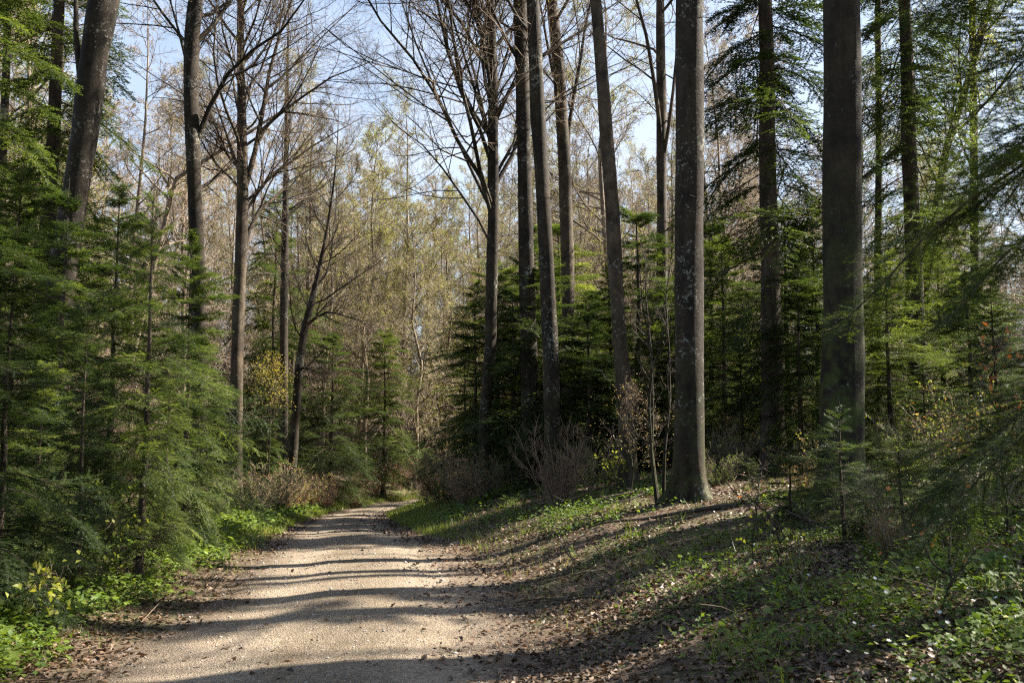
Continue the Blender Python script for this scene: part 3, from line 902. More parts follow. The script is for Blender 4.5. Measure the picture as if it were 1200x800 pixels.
def make_beech(tp, tr, seed, hb, nlimb, spread, extra=(), c2=9, c3=7, c4=4, leafn=0, leafs=.035, rmin=.0035, sides=16, limb_ang=(30, 60), lift=.10, budn=0, wobt=0., flare=0.):
    """tp (n,3), tr (n,) trunk from foot to tip; hb: height share where limbs begin"""
    g = np.random.default_rng(seed)
    wood, tw, lf = Geo(), Geo(), Geo()
    K = 44
    P, r = resample(tp, tr, K)
    if wobt:
        P[2:, :2] += np.cumsum(g.normal(0, wobt, (K - 2, 2)), 0)
    if flare:
        hh = P[:, 2] - P[0, 2]
        P2, r2 = P.copy(), r.copy()
        # finer rings near the foot
        zf = np.array((0, .06, .13, .22, .35, .55, .85)); top = P[hh > 1.1]
        foot = np.stack([np.interp(zf, hh, P[:, k]) for k in range(3)], -1)
        rf = np.interp(zf, hh, r) * (1 + flare * np.exp(-zf / .22))
        P2 = np.vstack([foot, top]); r2 = np.concatenate([rf, r[hh > 1.1]])
        n = len(P2); a = np.arange(sides) * 2 * math.pi / sides
        ph = g.random(3) * 6.28
        hz = P2[:, 2] - P2[0, 2]
        lob = 1 + (flare * .55 * np.exp(-hz / .3))[:, None] * (np.sin(3 * a + ph[0]) + .6 * np.sin(5 * a + ph[1]))[None] + .04 * np.sin(2 * a[None] + hz[:, None] * .7 + ph[2]) + .03 * np.sin(3 * a[None] - hz[:, None] * 1.7 + ph[0]) + g.normal(0, .014, (n, sides)) + .05 * np.sin(hz * 2.3 + ph[1])[:, None] * np.maximum(0, np.sin(hz * .9 + ph[0]))[:, None]
        V = P2[:, None] + (r2[:, None] * lob)[..., None] * np.stack([np.cos(a), np.sin(a), 0 * a], -1)[None]
        i = np.arange(n - 1)[:, None] * sides; s0 = np.arange(sides); s1 = (s0 + 1) % sides
        wood.V.append(V.reshape(-1, 3)); wood.F4.append(np.stack([i + s0, i + s1, i + sides + s1, i + sides + s0], -1).reshape(-1, 4))
        wood.r.append(np.full(n * sides, .5)); wood.n += n * sides
    else:
        wood.tubes(P, r, sides, bump=.02, g=g)
    H = P[-1, 2] - P[0, 2]
    t = hb + (1 - hb) * (np.arange(nlimb) + g.random(nlimb)) / nlimb * .97
    L = spread * (1 - .7 * ((t - hb) / (1 - hb)) ** 1.4) * g.uniform(.6, 1.15, nlimb)
    LP, LR = spawn(P[None], r[None], t[None], R_(1) * g.uniform(*limb_ang, (1, nlimb)), L[None], g, K=8, wob=.15, lift=lift, rscale=.42, rmin=.018, rtip=.22)
    LR = np.minimum(LR, (np.linalg.norm(LP[:, -1] - LP[:, 0], axis=1) * .009 + .006)[:, None] * np.linspace(1, .16, 8))
    if len(extra):
        E = [resample(q + (g.normal(0, .05, q.shape) * (np.arange(len(q)) > 0)[:, None]), w, 8) for q, w in extra]
        LP = np.concatenate([LP, np.stack([e[0] for e in E])]); LR = np.concatenate([LR, np.stack([e[1] for e in E])])
    wood.tubes(LP, LR, 7)
    ll = np.linalg.norm(LP[:, -1] - LP[:, 0], axis=1)

    def level(PP, RR, ln, c, f, K, ang, wob, lft, S, geo, rm, lo=.15):
        tv = lo + (1 - lo) * (np.arange(c)[None] + g.random((len(PP), c))) / c * .98
        le = ln[:, None] * f * (1.05 - .7 * tv) * g.uniform(.5, 1.3, tv.shape)
        A, B = spawn(PP, RR, tv, R_(1) * g.uniform(*ang, tv.shape), le, g, K=K, wob=wob, lift=lft, rscale=.5, rmin=rm, rtip=.4)
        geo.tubes(A, B, S)
        return A, B, le.ravel()
    if flare:
        ts = g.uniform(.1, max(hb * .9, .2), (1, 7))
        SP, SR = spawn(P[None], r[None], ts, R_(1) * g.uniform(50, 95, ts.shape), g.uniform(.15, .75, ts.shape), g, K=5, wob=.16, lift=.03, rscale=.05, rmin=.0035, rtip=.4)
        wood.tubes(SP, SR, 5)
        t2 = g.uniform(.4, .98, (7, 6)); A_, B_ = spawn(SP, SR, t2, R_(45), g.uniform(.06, .3, t2.shape), g, K=3, wob=.15, rmin=.002)
        wood.tubes(A_, B_, 3)
    B2 = level(LP, LR, ll, c2, .52, 6, (30, 60), .12, .05, 4, wood, rmin * 2)
    B3 = level(B2[0], B2[1], B2[2], c3, .55, 4, (30, 60), .13, .03, 3, tw, rmin * 1.3)
    B4 = level(B3[0], B3[1], np.maximum(B3[2], .25), c4, .62, 3, (28, 60), .14, .03, 3, tw, rmin)
    ends = np.concatenate([B4[0][:, 1:].reshape(-1, 3), B3[0][:, 2:].reshape(-1, 3)])
    for n_, s_ in ((leafn or budn, leafs),):
        if n_:
            cc = ends[g.integers(0, len(ends), max(n_ // 14, 1))]
            q = cc[g.integers(0, len(cc), n_)] + g.normal(0, .16, (n_, 3)) * np.array((1, 1, .6))
            half = n_ // 3; q[:half] = ends[g.integers(0, len(ends), half)]
            d = norm(g.standard_normal((n_, 3)) + np.array((0, 0, -.5)))
            lf.leaves(q, d, norm(g.standard_normal((n_, 3)) + np.array((0, 0, 1.))), s_ * g.uniform(.6, 1.3, n_), s_ * .65, g.random(n_), fold=.2)
    return wood, tw, lf


def rel_trunk(pts, d, H, dtop=None):
    """pixel centreline [(px, py, width px) ...] top to bottom at distance d -> local trunk points foot to tip, radii, foot (x,y)"""
    pts = pts[::-1]
    w = np.array([at(p[0], p[1], d) for p in pts]); r = np.array([p[2] for p in pts]) * d / F_PX / 2
    fx = w[0, 0]
    z0 = gz(fx, d)
    w[:, 2] = np.maximum(w[:, 2], z0)
    w[0, 2] = z0 - .05
    k = np.concatenate([[True], np.diff(w[:, 2]) > .02]); w, r = w[k], r[k]
    dirn = norm((w[-1] - w[max(-3, -len(w))])[None])[0]
    top = w[-1].copy(); Htop = z0 + H
    ext, er = [], []
    n = 6
    for q in range(1, n + 1):
        f = q / n
        ext.append(top + np.array((dirn[0] / max(dirn[2], .3) * (Htop - top[2]) * f * (1 - .5 * f), 0, (Htop - top[2]) * f)))
        er.append(r[-1] * (1 - f) + .01 * f)
    P = np.vstack([w, ext]); R = np.concatenate([r, er])
    # a little sway in depth
    s = np.random.default_rng(int(fx * 1000) % 9999 + 5)
    P[1:, 1] += np.interp(P[1:, 2] - z0, [0, 3, 8, 15, 30], np.cumsum(s.normal(0, .12, 5)))
    return P - np.array((fx, d, z0)), R, (fx, d, z0)


def main_beech(pts, d, H, label, seed, hbm=None, nlimb=22, spread=5., limbs=(), mat=None, cat='beech tree', flare=.45, crownmat=None, leafmat=None, sides=20, **kw):
    P, r, (fx, fy, fz) = rel_trunk(pts, d, H)
    ex = []
    for L in limbs:
        q = np.array([at(a, b, d + dd) for a, b, w, dd in L]) - np.array((fx, fy, fz))
        # start the limb in the trunk's own centre
        q[0, 1] = np.interp(q[0, 2], P[:, 2], P[:, 1])
        wd = np.array([w for a, b, w, dd in L]) * d / F_PX / 2 * .85
        ex.append((np.vstack([q, q[-1] + (q[-1] - q[-2]) * .9 + (0, 0, .15)]), np.append(wd * np.linspace(1, .6, len(wd)), .004)))
    wood, tw, lf = make_beech(P, r, seed, hbm / H, nlimb, spread, ex, sides=sides, flare=flare, **kw)
    o = make_thing('beech_tree', wood, tw, mat or M_BEECH, crownmat or M_TWIG, lf, leafmat or M_SPRING)
    o.location = (fx, fy, fz)
    tag(o, label, cat, 'beech trees along the path')
    return o


print('beeches...')
lowq = dict(c2=8, c3=6, c4=4)
light = dict(c2=7, c3=5, c4=3, rmin=.002)
fine = dict(c2=15, c3=10, c4=5, rmin=.003)
# ---- left of the path
main_beech([(115, 0, 35), (104, 70, 34), (96, 140, 33), (88, 190, 31), (78, 260, 31), (70, 310, 31), (55, 560, 36)], 19, 25,
           'thick grey beech leaning right, rising behind the left firs', 101, hbm=9.5, spread=5.5,
           limbs=[[(92, 110, 13, 0), (90, 75, 11, .2), (84, 30, 9, .4), (86, -40, 8, .6), (70, -200, 4, 1)]], **lowq)
main_beech([(230, 0, 18), (226, 40, 18), (224, 100, 17), (227, 160, 17), (230, 240, 17), (233, 320, 17), (236, 570, 20)], 26, 24,
           'crooked dark beech with limbs forking to the right, between fir and slim beech', 102, hbm=11, spread=5, nlimb=18,
           limbs=[[(231, 168, 9, 0), (243, 130, 8, -.1), (262, 95, 7, -.3), (285, 75, 6, -.5), (325, 40, 5, -1), (372, -15, 3, -1.5)],
                  [(229, 52, 9, 0), (243, 35, 8, 0), (262, 15, 7, .3), (282, -8, 6, .5), (320, -60, 4, 1)],
                  [(230, 225, 6, 0), (243, 212, 5, .2), (256, 205, 4, .6), (266, 198, 3, 1)],
                  [(226, 100, 6, 0), (212, 60, 5, .3), (205, 20, 4, .5), (190, -30, 3, .8)]], **lowq)
main_beech([(281, 0, 8), (282, 100, 10), (284, 215, 13), (282, 300, 14), (278, 420, 15), (275, 590, 17)], 28, 19,
           'slim pale beech with a thin spreading crown, closest to the path on its left', 103, hbm=8.2, spread=5.2, nlimb=30, leafn=6000, leafs=.032, leafmat=M_SPRING, crownmat=M_MIDTWIG, mat=M_BEECH_PALE, **fine,
           limbs=[[(285, 225, 9, 0), (294, 195, 8, .1), (303, 160, 8, .2), (311, 110, 7, .3), (322, 60, 6, .4), (338, 10, 5, .5), (360, -40, 3, .6)],
                  [(283, 300, 8, 0), (292, 268, 7, .2), (305, 240, 6, .6), (325, 228, 5, 1), (350, 205, 4, 1.5), (385, 190, 2.5, 2)],
                  [(303, 160, 6, .2), (325, 135, 5, 0), (355, 110, 4, -.3), (395, 85, 3, -.6), (430, 75, 2, -1)],
                  [(284, 215, 6, 0), (274, 180, 5, .2), (262, 150, 4, .4), (250, 110, 3, .6)],
                  [(311, 110, 5, .3), (335, 85, 4, .5), (365, 60, 3, .8), (405, 20, 2, 1)]])
main_beech([(372, 320, 5), (364, 355, 8), (356, 385, 9), (350, 430, 10), (345, 500, 11), (338, 575, 13)], 37, 15,
           'slender beech slanting right over the bend, left of the pointed fir', 104, hbm=6.0, spread=5, nlimb=18, mat=M_BEECH, **fine, limb_ang=(35, 70),
           limbs=[[(357, 382, 6, 0), (365, 372, 5, -.2), (385, 362, 4, -.4), (420, 372, 2, -1)],
                  [(352, 430, 5, 0), (362, 430, 4, -.2), (378, 436, 2.5, -.6)]])
main_beech([(334, 300, 9), (333, 400, 10), (332, 570, 12)], 41, 22, 'straight dark beech behind the yellow leaved sapling', 105, hbm=9, spread=4.5, nlimb=18, leafn=2500, **lowq)
main_beech([(14, -20, 8), (10, 100, 9), (5, 200, 10), (0, 560, 12)], 25, 20, 'thin beech stem at the far left edge', 106, hbm=7, spread=4, nlimb=18, leafn=2500, **lowq)
# ---- right of the path
main_beech([(575, 0, 10), (578, 100, 12), (578, 250, 13), (575, 400, 14), (567, 500, 14), (571, 600, 17)], 25, 21,
           'beech nearest the bend on the right with a fan of fine ascending limbs', 111, hbm=7.0, spread=7.5, nlimb=46, leafn=9000, leafs=.032, leafmat=M_SPRING, crownmat=M_MIDTWIG, limb_ang=(18, 42), lift=.05, **fine,
           limbs=[[(577, 250, 6, 0), (556, 200, 5, .3), (525, 140, 4.5, .6), (490, 60, 4, 1), (460, -20, 3, 1.4)],
                  [(578, 180, 5, 0), (562, 130, 4.5, -.3), (545, 70, 4, -.6), (528, 0, 3.5, -1), (515, -60, 2.5, -1)],
                  [(577, 290, 5, 0), (560, 255, 4.5, .4), (535, 220, 4, .8), (500, 175, 3, 1.3), (460, 140, 2, 2)],
                  [(578, 120, 5, 0), (590, 80, 4, .3), (600, 30, 3.5, .6), (606, -30, 3, 1)]])
main_beech([(610, 0, 17), (614, 150, 18), (617, 300, 18), (620, 400, 19), (621, 600, 22)], 24, 26,
           'left beech of the close trio right of the path', 112, hbm=10.5, spread=5, nlimb=18, leafn=2500, leafs=.04, **light)
main_beech([(624, 0, 15), (630, 130, 17), (640, 300, 18), (645, 420, 19), (650, 600, 21)], 22.5, 26,
           'middle beech of the close trio, leaning slightly left', 113, hbm=10, spread=5, nlimb=18, leafn=2500, leafs=.04, **light)
main_beech([(646, 0, 14), (655, 80, 15), (662, 200, 15), (665, 300, 15), (668, 590, 18)], 27, 25,
           'right beech of the close trio with steep forked limbs', 114, hbm=12, spread=5, nlimb=18, mat=M_BEECH_PALE,
           limbs=[[(664, 200, 8, 0), (668, 140, 7, .2), (676, 80, 6, .4), (686, 20, 5, .6), (700, -40, 4, .8)],
                  [(663, 140, 7, 0), (652, 90, 6, .3), (640, 40, 5, .5), (630, -20, 4, .8)]], **light)
main_beech([(694, -10, 13), (700, 60, 14), (706, 130, 15), (715, 250, 16), (722, 370, 17), (731, 480, 19), (738, 600, 23)], 19, 23,
           'slim beech leaning left, right of the pale bare shrub', 115, hbm=9.5, spread=5, nlimb=18, mat=M_BEECH_PALE, **light)
main_beech([(776, 0, 10), (777, 110, 12), (777, 290, 13), (776, 590, 16)], 28, 24,
           'forked beech behind and left of the thick speckled beech', 116, hbm=11.5, spread=4.5, nlimb=18, mat=M_BEECH_PALE, leafn=1500,
           limbs=[[(777, 170, 7, 0), (768, 110, 7, 0), (758, 50, 6, .2), (746, 0, 6, .3), (735, -60, 5, .5)],
                  [(778, 190, 6, 0), (787, 130, 6, 0), (791, 60, 5, .3), (797, -20, 4, .5)]], **light)
main_beech([(808, -5, 32), (808, 200, 33), (807, 400, 34), (806, 540, 36), (811, 606, 41)], 15, 28,
           'thick dark beech with pale lichen specks standing at the edge of the bank', 117, hbm=11, spread=6, nlimb=18, sides=32, flare=.55, leafn=1500, **light)
main_beech([(984, -5, 42), (986, 100, 42), (989, 250, 44), (992, 400, 48), (992, 520, 52), (992, 606, 58)], 12.5, 27,
           'thickest mossy beech at right behind the fir saplings', 119, hbm=10, spread=6, nlimb=18, sides=32, flare=.45, mat=M_MOSSY, **light)
main_beech([(1158, 10, 7), (1135, 90, 8), (1110, 170, 9), (1098, 230, 9), (1085, 320, 10), (1070, 560, 13)], 26, 16,
           'thin beech leaning right with yellow green leaves in the upper right corner', 120, hbm=6, spread=5, nlimb=22, leafn=12000, leafs=.05, c2=8, c3=6, c4=3)
main_beech([(1031, 0, 7), (1032, 150, 8), (1030, 350, 9), (1030, 560, 11)], 31, 19, 'pole thin beech between the mossy beech and the far right spruce', 121, hbm=9, spread=3.5, nlimb=18, leafn=3500, **lowq)
main_beech([(1142, 0, 8), (1144, 200, 9), (1146, 560, 12)], 34, 20, 'thin upright beech near the right edge against the sky', 122, hbm=9, spread=4, nlimb=18, leafn=3500, leafs=.05, **lowq)

# ---- the wood behind: eight kinds, many copies
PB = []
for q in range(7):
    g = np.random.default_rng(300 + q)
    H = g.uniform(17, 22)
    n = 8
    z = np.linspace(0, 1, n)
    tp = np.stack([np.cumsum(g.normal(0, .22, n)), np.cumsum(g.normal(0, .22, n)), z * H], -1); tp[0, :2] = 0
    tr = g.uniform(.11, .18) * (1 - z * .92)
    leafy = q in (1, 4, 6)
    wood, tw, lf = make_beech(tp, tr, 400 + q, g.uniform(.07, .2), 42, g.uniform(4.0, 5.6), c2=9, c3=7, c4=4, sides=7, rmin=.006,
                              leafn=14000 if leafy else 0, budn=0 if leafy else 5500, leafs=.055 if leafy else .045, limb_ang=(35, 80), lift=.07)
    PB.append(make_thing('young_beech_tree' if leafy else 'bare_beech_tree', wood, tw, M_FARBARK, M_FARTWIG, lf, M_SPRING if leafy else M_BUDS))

print('background...')
placed = []


def bg(x, y, kind, region, s=None):
    o = use(PB[kind])
    put(o, x, y, rng.random() * 6.28, s or rng.uniform(.8, 1.2), sink=.1)
    leafy = kind in (1, 4, 6)
    tag(o, ('slender beech in fresh yellow green leaf ' if leafy else 'bare brown beech with fine reddish twigs ') + region,
        'beech tree', ('leafing beeches ' if leafy else 'bare beeches ') + region)
    placed.append((x, y))


SUNLIT = [(-5.2, 50), (-6.8, 42), (-7, 34), (-3, 31), (-2.2, 26)]


def blocks_sun(x, y):
    for a, b in SUNLIT:
        t = (x - a) * .945 + (y - b) * .326; l = (x - a) * -.326 + (y - b) * .945
        if 1 < t < 24 and abs(l) < 2.6: return True
    return False


def scatter_bg(n, d0, d1, px0, px1, region, kinds, gap=2.2, tries=6000):
    k = 0
    for _ in range(tries):
        if k >= n: break
        d = math.sqrt(rng.uniform(d0 ** 2, d1 ** 2)); px = rng.uniform(px0, px1)
        x = (px - 600) / F_PX * d
        la, zp, hw = path_info([x], [d])
        if abs(la[0]) < hw[0] + 1.6: continue
        if any((x - a) ** 2 + (d - b) ** 2 < gap * gap for a, b in placed): continue
        if blocks_sun(x, d) or (d < 47 and 120 < px < 600): continue
        bg(x, d, int(rng.choice(kinds)), region); k += 1


scatter_bg(50, 31, 85, -120, 275, 'deep in the wood left of the path', [0, 2, 1, 5, 1, 4, 6])
scatter_bg(46, 58, 110, 280, 610, 'beyond the bend of the path', [1, 4, 6, 1, 2, 0, 3])
scatter_bg(16, 50, 80, 330, 575, 'standing over the bend of the path', [1, 4, 6, 4])
scatter_bg(60, 42, 90, 610, 900, 'far behind the beech trio', [0, 2, 3, 5, 0, 2, 4])
scatter_bg(48, 36, 110, 860, 1320, 'far behind the mossy beech', [0, 2, 3, 5, 6])
# beyond those, down to the horizon
scatter_bg(46, 110, 170, -100, 1300, 'along the farthest treeline', [0, 2, 3, 5, 1])

# dark firs scattered far in the wood
k = 0
while k < 22:
    d = math.sqrt(rng.uniform(48 ** 2, 95 ** 2)); px = rng.uniform(-40, 1240); x = (px - 600) / F_PX * d
    la, zp, hw = path_info([x], [d])
    if abs(la[0]) < hw[0] + 2.5 or blocks_sun(x, d): continue
    o = use(PF['mid'][k % 3]); q = rng.uniform(.9, 2.0); put(o, x, d, rng.random() * 6.28, q * .95, sz=q); k += 1
    reg = 'left of the path' if px < 400 else ('beyond the bend' if px < 600 else 'right of the path')
    tag(o, 'dark fir far back among the bare trunks ' + reg, 'fir tree', 'far firs ' + reg)

# outside the frame on the right, up the bank: what throws the bars of shade across the path
off = main_beech([(900, 0, 28), (900, 300, 30), (900, 600, 36)], 14, 26, 'beech up the bank outside the right edge', 140, hbm=9, spread=5, nlimb=14, **light)
for i, (x, y, sc_) in enumerate([(9.2, 10.2, 1), (8.6, 15.5, .9), (10.5, 13.2, 1.3), (12.2, 11.0, 1.6), (13.5, 17.0, 1.), (6.6, 9.9, .6), (6.4, 7.4, .7), (11.6, 8.8, 1.25)]):
    o = off if i == 0 else copy_thing(off)
    put(o, x, y, rng.random() * 6.28, sc_, sz=min(1.1, .6 + .4 * sc_))
    tag(o, 'beech up the bank outside the right edge', 'beech tree', 'beeches outside the right edge')
for i, (x, y, v, sc_) in enumerate([(14.5, 13.2, 1, 1.5)]):
    o = use(PF['mid'][v]); put(o, x, y, i * 1.3, sc_ * .55, sz=sc_)
    tag(o, 'fir up the bank outside the right edge', 'fir tree', 'firs outside the right edge')

for i, (x, y, v, w_) in enumerate([(16.5, 11.6, 0, .7), (14.6, 14.6, 1, .6), (19.5, 17.4, 0, .75)]):
    o = use(PF['tall'][v]); put(o, x, y, i * 1.7, w_, sz=.92)
    tag(o, 'spruce up the bank outside the right edge', 'spruce', 'spruces outside the right edge')
off2 = main_beech([(900, 0, 24), (900, 300, 26), (900, 600, 30)], 14, 24, 'full crowned beech up the bank outside the right edge', 141, hbm=5, spread=5.5, nlimb=30, limb_ang=(30, 75), c2=9, c3=7, c4=4, rmin=.0022, leafn=3000, leafs=.04)
for i, (x, y, sc_) in enumerate([(17.5, 11.5, 1), (21, 15.5, 1.05), (24, 12.5, 1.1), (16.5, 8.6, .9)]):
    o = off2 if i == 0 else copy_thing(off2)
    put(o, x, y, rng.random() * 6.28, sc_)
    tag(o, 'full crowned beech up the bank outside the right edge', 'beech tree', 'full crowned beeches outside the right edge')

# ------------------------------------------------------------------ shrubs, brambles, saplings
print('shrubs...')


def make_shrub(seed, n, h, fan, wm, leafn=0, leafs=.04, c=7, rb=.006, tw=1, rmin=.0018):
    g = np.random.default_rng(seed)
    st, lf = Geo(), Geo()
    a = g.random(n) * 6.283; b = np.stack([np.cos(a), np.sin(a), 0 * a], -1) * (g.random(n) ** .6 * .18 * fan)[:, None]
    d = norm(np.stack([np.cos(a) * fan * g.uniform(.1, .9, n), np.sin(a) * fan * g.uniform(.1, .9, n), np.ones(n)], -1))
    L = h * g.uniform(.25, 1.0, n) ** 1.2 * 1.25
    pts = [b - np.array((0, 0, .05))]; p = b
    for k in range(5):
        p = p + d * (L / 5)[:, None]; pts.append(p); d = norm(d + g.normal(0, .1, d.shape) + np.array((0, 0, .05)))
    P = np.stack(pts, 1); R = rb * g.uniform(.6, 1.2, (n, 1)) * np.linspace(1, .35, 6)
    st.tubes(P, R, 4)
    tv = .25 + .73 * g.random((n, c))
    A, B = spawn(P, R, tv, R_(1) * g.uniform(25, 55, tv.shape), L[:, None] * .38 * (1.1 - .7 * tv) * g.uniform(.5, 1.3, tv.shape), g, K=4, wob=.14, lift=.06, rmin=rmin * 1.3)
    st.tubes(A, B, 3)
    la = np.linalg.norm(A[:, -1] - A[:, 0], axis=1)
    t2 = .2 + .75 * g.random((len(A), 4))
    C, D = spawn(A, B, t2, R_(1) * g.uniform(25, 60, t2.shape), la[:, None] * .5 * g.uniform(.4, 1.2, t2.shape), g, K=3, wob=.15, lift=.05, rmin=rmin)
    st.tubes(C, D, 3)
    if leafn:
        e = np.concatenate([C[:, 1:].reshape(-1, 3), A[:, 1:].reshape(-1, 3)])
        q = e[g.integers(0, len(e), leafn)]
        dd = norm(g.standard_normal((leafn, 3)) + np.array((0, 0, -.3)))
        lf.leaves(q, dd, norm(g.standard_normal((leafn, 3)) + np.array((0, 0, .8))), leafs * g.uniform(.6, 1.3, leafn), leafs * .6, g.random(leafn), fold=.2)
    return st, lf


def shrub_thing(name, st, lf, wm, lm):
    root = link(name, None)
    link('stems', st.mesh('stems', wm), root)
    if lf.n: link('leaves', lf.mesh('leaves', lm), root)
    return root


def shrub_at(proto, px, d, label, cat, group=None, s=1., sz=None):
    o = use(proto); x = (px - 600) / F_PX * d
    put(o, x, d, rng.random() * 6.28, s, sink=.03, sz=sz)
    return tag(o, label, cat, group)


bare = shrub_thing('bare_shrub', *make_shrub(501, 46, 1.35, .85, 1, rb=.009, c=9, rmin=.003), M_PALETWIG, None)
shrub_at(bare, 655, 18.3, 'pale bare twiggy shrub on the sunlit verge, left of the slim leaning beech', 'shrub')
bram = [shrub_thing('bramble_bush', *make_shrub(510, 60, 1.3, 1.1, 1, leafn=1500, leafs=.055, rmin=.0025), M_MIDTWIG, M_BUSHMIX),
        shrub_thing('bramble_bush', *make_shrub(511, 60, 1.2, 1.2, 1, leafn=1800, leafs=.045, rmin=.003), M_MIDTWIG, M_HERB),
        shrub_thing('bramble_bush', *make_shrub(512, 70, 1.4, 1.0, 1, leafn=1100, leafs=.06, rmin=.0025), M_MIDTWIG, M_DEADLEAF)]
BR = 'brown bushes lining the path'
for (v, px, d, s, lab) in [
    (0, 520, 31, 1.15, 'tallest brown bush at the inner side of the bend, right verge'),
    (1, 545, 28, 1.2, 'greenish bush left of the fan limbed beech, right verge'),
    (2, 508, 35, 1.0, 'rusty bush closest to where the path disappears on the right'),
    (0, 536, 34, 1.2, 'brown bush behind the greenish one at the bend'),
    (1, 503, 39, .9, 'leafy bush at the end of the right verge'),
    (2, 548, 24.5, .9, 'low rusty bush touching the foot of the fan limbed beech'),
    (2, 436, 51, 1.1, 'reddish bush in full sun under the blunt fir'),
    (2, 468, 55, 1.1, 'reddish bush right of the blunt fir beside the bend'),
    (2, 418, 45, 1.0, 'reddish bush right of the pointed fir'),
    (0, 360, 38, 1.1, 'brown bush at the foot of the slanting beech'),
    (2, 380, 40, 1.0, 'rusty bush between the slanting beech and pointed fir'),
    (1, 318, 29, 1.2, 'greenish bush right of the slim pale beech, left verge'),
    (0, 330, 31.5, 1.1, 'brown bush behind the greenish one on the left verge'),
    (1, 298, 25, 1.0, 'leafy bush just in front of the slim pale beech'),
    (0, 345, 35, 1.0, 'low brown bush before the slanting beech'),
    (1, 590, 24, .8, 'small leafy bush between the fan limbed beech and the trio'),
    (1, 700, 20.5, .8, 'leafy bush behind the slim leaning beech'),
    (1, 850, 19, .8, 'leafy bush behind the thick speckled beech'),
    (0, 870, 22, .9, 'brown bush in the sunny gap right of the speckled beech'),
    (1, 240, 21, .9, 'leafy bush at the foot of the low sunlit fir'),
    (0, 1110, 16, .9, 'brown bush in shade at the far right'),
    (1, 1060, 14, .8, 'leafy bush right of the mossy beech'),
    (1, 1005, 11, .5, 'low leafy bush among the fir saplings before the mossy beech'),
    (1, 1150, 9.5, .5, 'low leafy bush beside the orange leaved sapling near the right edge'),
    (0, 945, 13.5, .55, 'low brown bush left of the mossy beech foot'),
    (1, 1185, 12.5, .7, 'leafy bush at the right edge behind the orange leaved sapling'),
    (1, 838, 17, .5, 'low leafy bush touching the speckled beech on its right'),
    (0, 1040, 8.2, .35, 'lowest brown bush, in the ground cover at lower right'),
]:
    shrub_at(bram[v], px, d, lab, 'bush', BR, s)

# low bare saplings and thicket among the far trunks
thick = [shrub_thing('bare_sapling', *make_shrub(530 + q, 26, 4.2, .55, 1, leafn=1200 if q else 700, leafs=.05, rb=.016, c=12, rmin=.005), (M_FARTWIG, M_PALETWIG, M_FARTWIG)[q], (M_BUDS, M_SPRING, M_DEADLEAF)[q]) for q in range(3)]
k = 0
while k < 90:
    d = math.sqrt(rng.uniform(30 ** 2, 85 ** 2)); px = rng.uniform(-60, 1260); x = (px - 600) / F_PX * d
    la, zp, hw = path_info([x], [d])
    if abs(la[0]) < hw[0] + 2.2 or (d < 62 and 240 < px < 570) or blocks_sun(x, d): continue
    v = int(rng.integers(0, 3)); reg = 'left of the path' if px < 400 else ('beyond the bend' if px < 600 else 'right of the path')
    shrub_at(thick[v], px, d, ('thicket of bare brown saplings in the far wood ', 'thicket of saplings with a few green leaves in the far wood ', 'thicket of saplings holding brown leaves in the far wood ')[v] + reg, 'sapling', ('brown', 'green leafed', 'brown leaved')[v] + ' thickets ' + reg, rng.uniform(.7, 1.3))
    k += 1

# yellow leaved sapling, dark thin saplings, beech saplings keeping orange leaves
def sapling(name, px, d, h, label, cat, seed, leafn, leafs, lm, wm=None, n=1, r=.02, hb=.3, spread=.9, lean=0., c=(6, 5, 3), nl=14):
    g = np.random.default_rng(seed)
    wood, tw, lf = Geo(), Geo(), Geo()
    for q in range(n):
        z = np.linspace(0, 1, 6)
        a = g.random() * 6.28
        tp = np.stack([.12 * h * z * math.cos(a) * (n > 1) + lean * z + np.cumsum(g.normal(0, .025 * h ** .5, 6)), .12 * h * z * math.sin(a) * (n > 1) + np.cumsum(g.normal(0, .025 * h ** .5, 6)), z * h * g.uniform(.8, 1.)], -1)
        tp[0] = (.07 * math.cos(a) * (n > 1), .07 * math.sin(a) * (n > 1), -.05)
        w_, t_, l_ = make_beech(tp, r * (1 - .85 * z), seed + q * 7, hb, nl, spread, c2=c[0], c3=c[1], c4=c[2], leafn=leafn // n, leafs=leafs, sides=8, rmin=.0018)
        for A, B in ((wood, w_), (tw, t_), (lf, l_)):
            off = A.n
            A.V += B.V; A.r += B.r
            A.F3 += [f + off for f in B.F3]; A.F4 += [f + off for f in B.F4]; A.n += B.n
    o = make_thing(name, wood, tw, wm or M_BEECH, M_TWIG, lf, lm)
    x = (px - 600) / F_PX * d
    put(o, x, d, 0)
    return tag(o, label, cat, 'saplings in the undergrowth')


sapling('maple_sapling', 316, 34, 5.4, 'sapling with bright yellow leaves left of the slanting beech', 'sapling', 601, 1300, .05, M_YELLOW, r=.03, spread=1.6, hb=.5)
sapling('beech_sapling', 772, 15.2, 4.6, 'dark bare sapling with several thin stems left of the thick speckled beech', 'sapling', 602, 0, .03, M_SPRING, n=3, r=.03, spread=.8, hb=.2, c=(4, 3, 2))
sapling('beech_sapling', 1172, 8.2, 1.75, 'beech sapling still holding orange dead leaves near the right edge', 'sapling', 603, 60, .065, M_ORANGE, r=.012, spread=.7, hb=.3, c=(4, 3, 2))
sapling('beech_sapling', 1090, 6.2, .75, 'low beech sapling with a few orange leaves at lower right', 'sapling', 604, 14, .05, M_ORANGE, r=.006, spread=.45, hb=.3, c=(3, 2, 2), nl=8)
sapling('beech_sapling', 878, 9.5, .95, 'thin leaning twig sapling with one or two orange leaves on the bank', 'sapling', 605, 8, .045, M_ORANGE, r=.007, spread=.3, hb=.3, lean=.2, c=(3, 2, 2), nl=6)
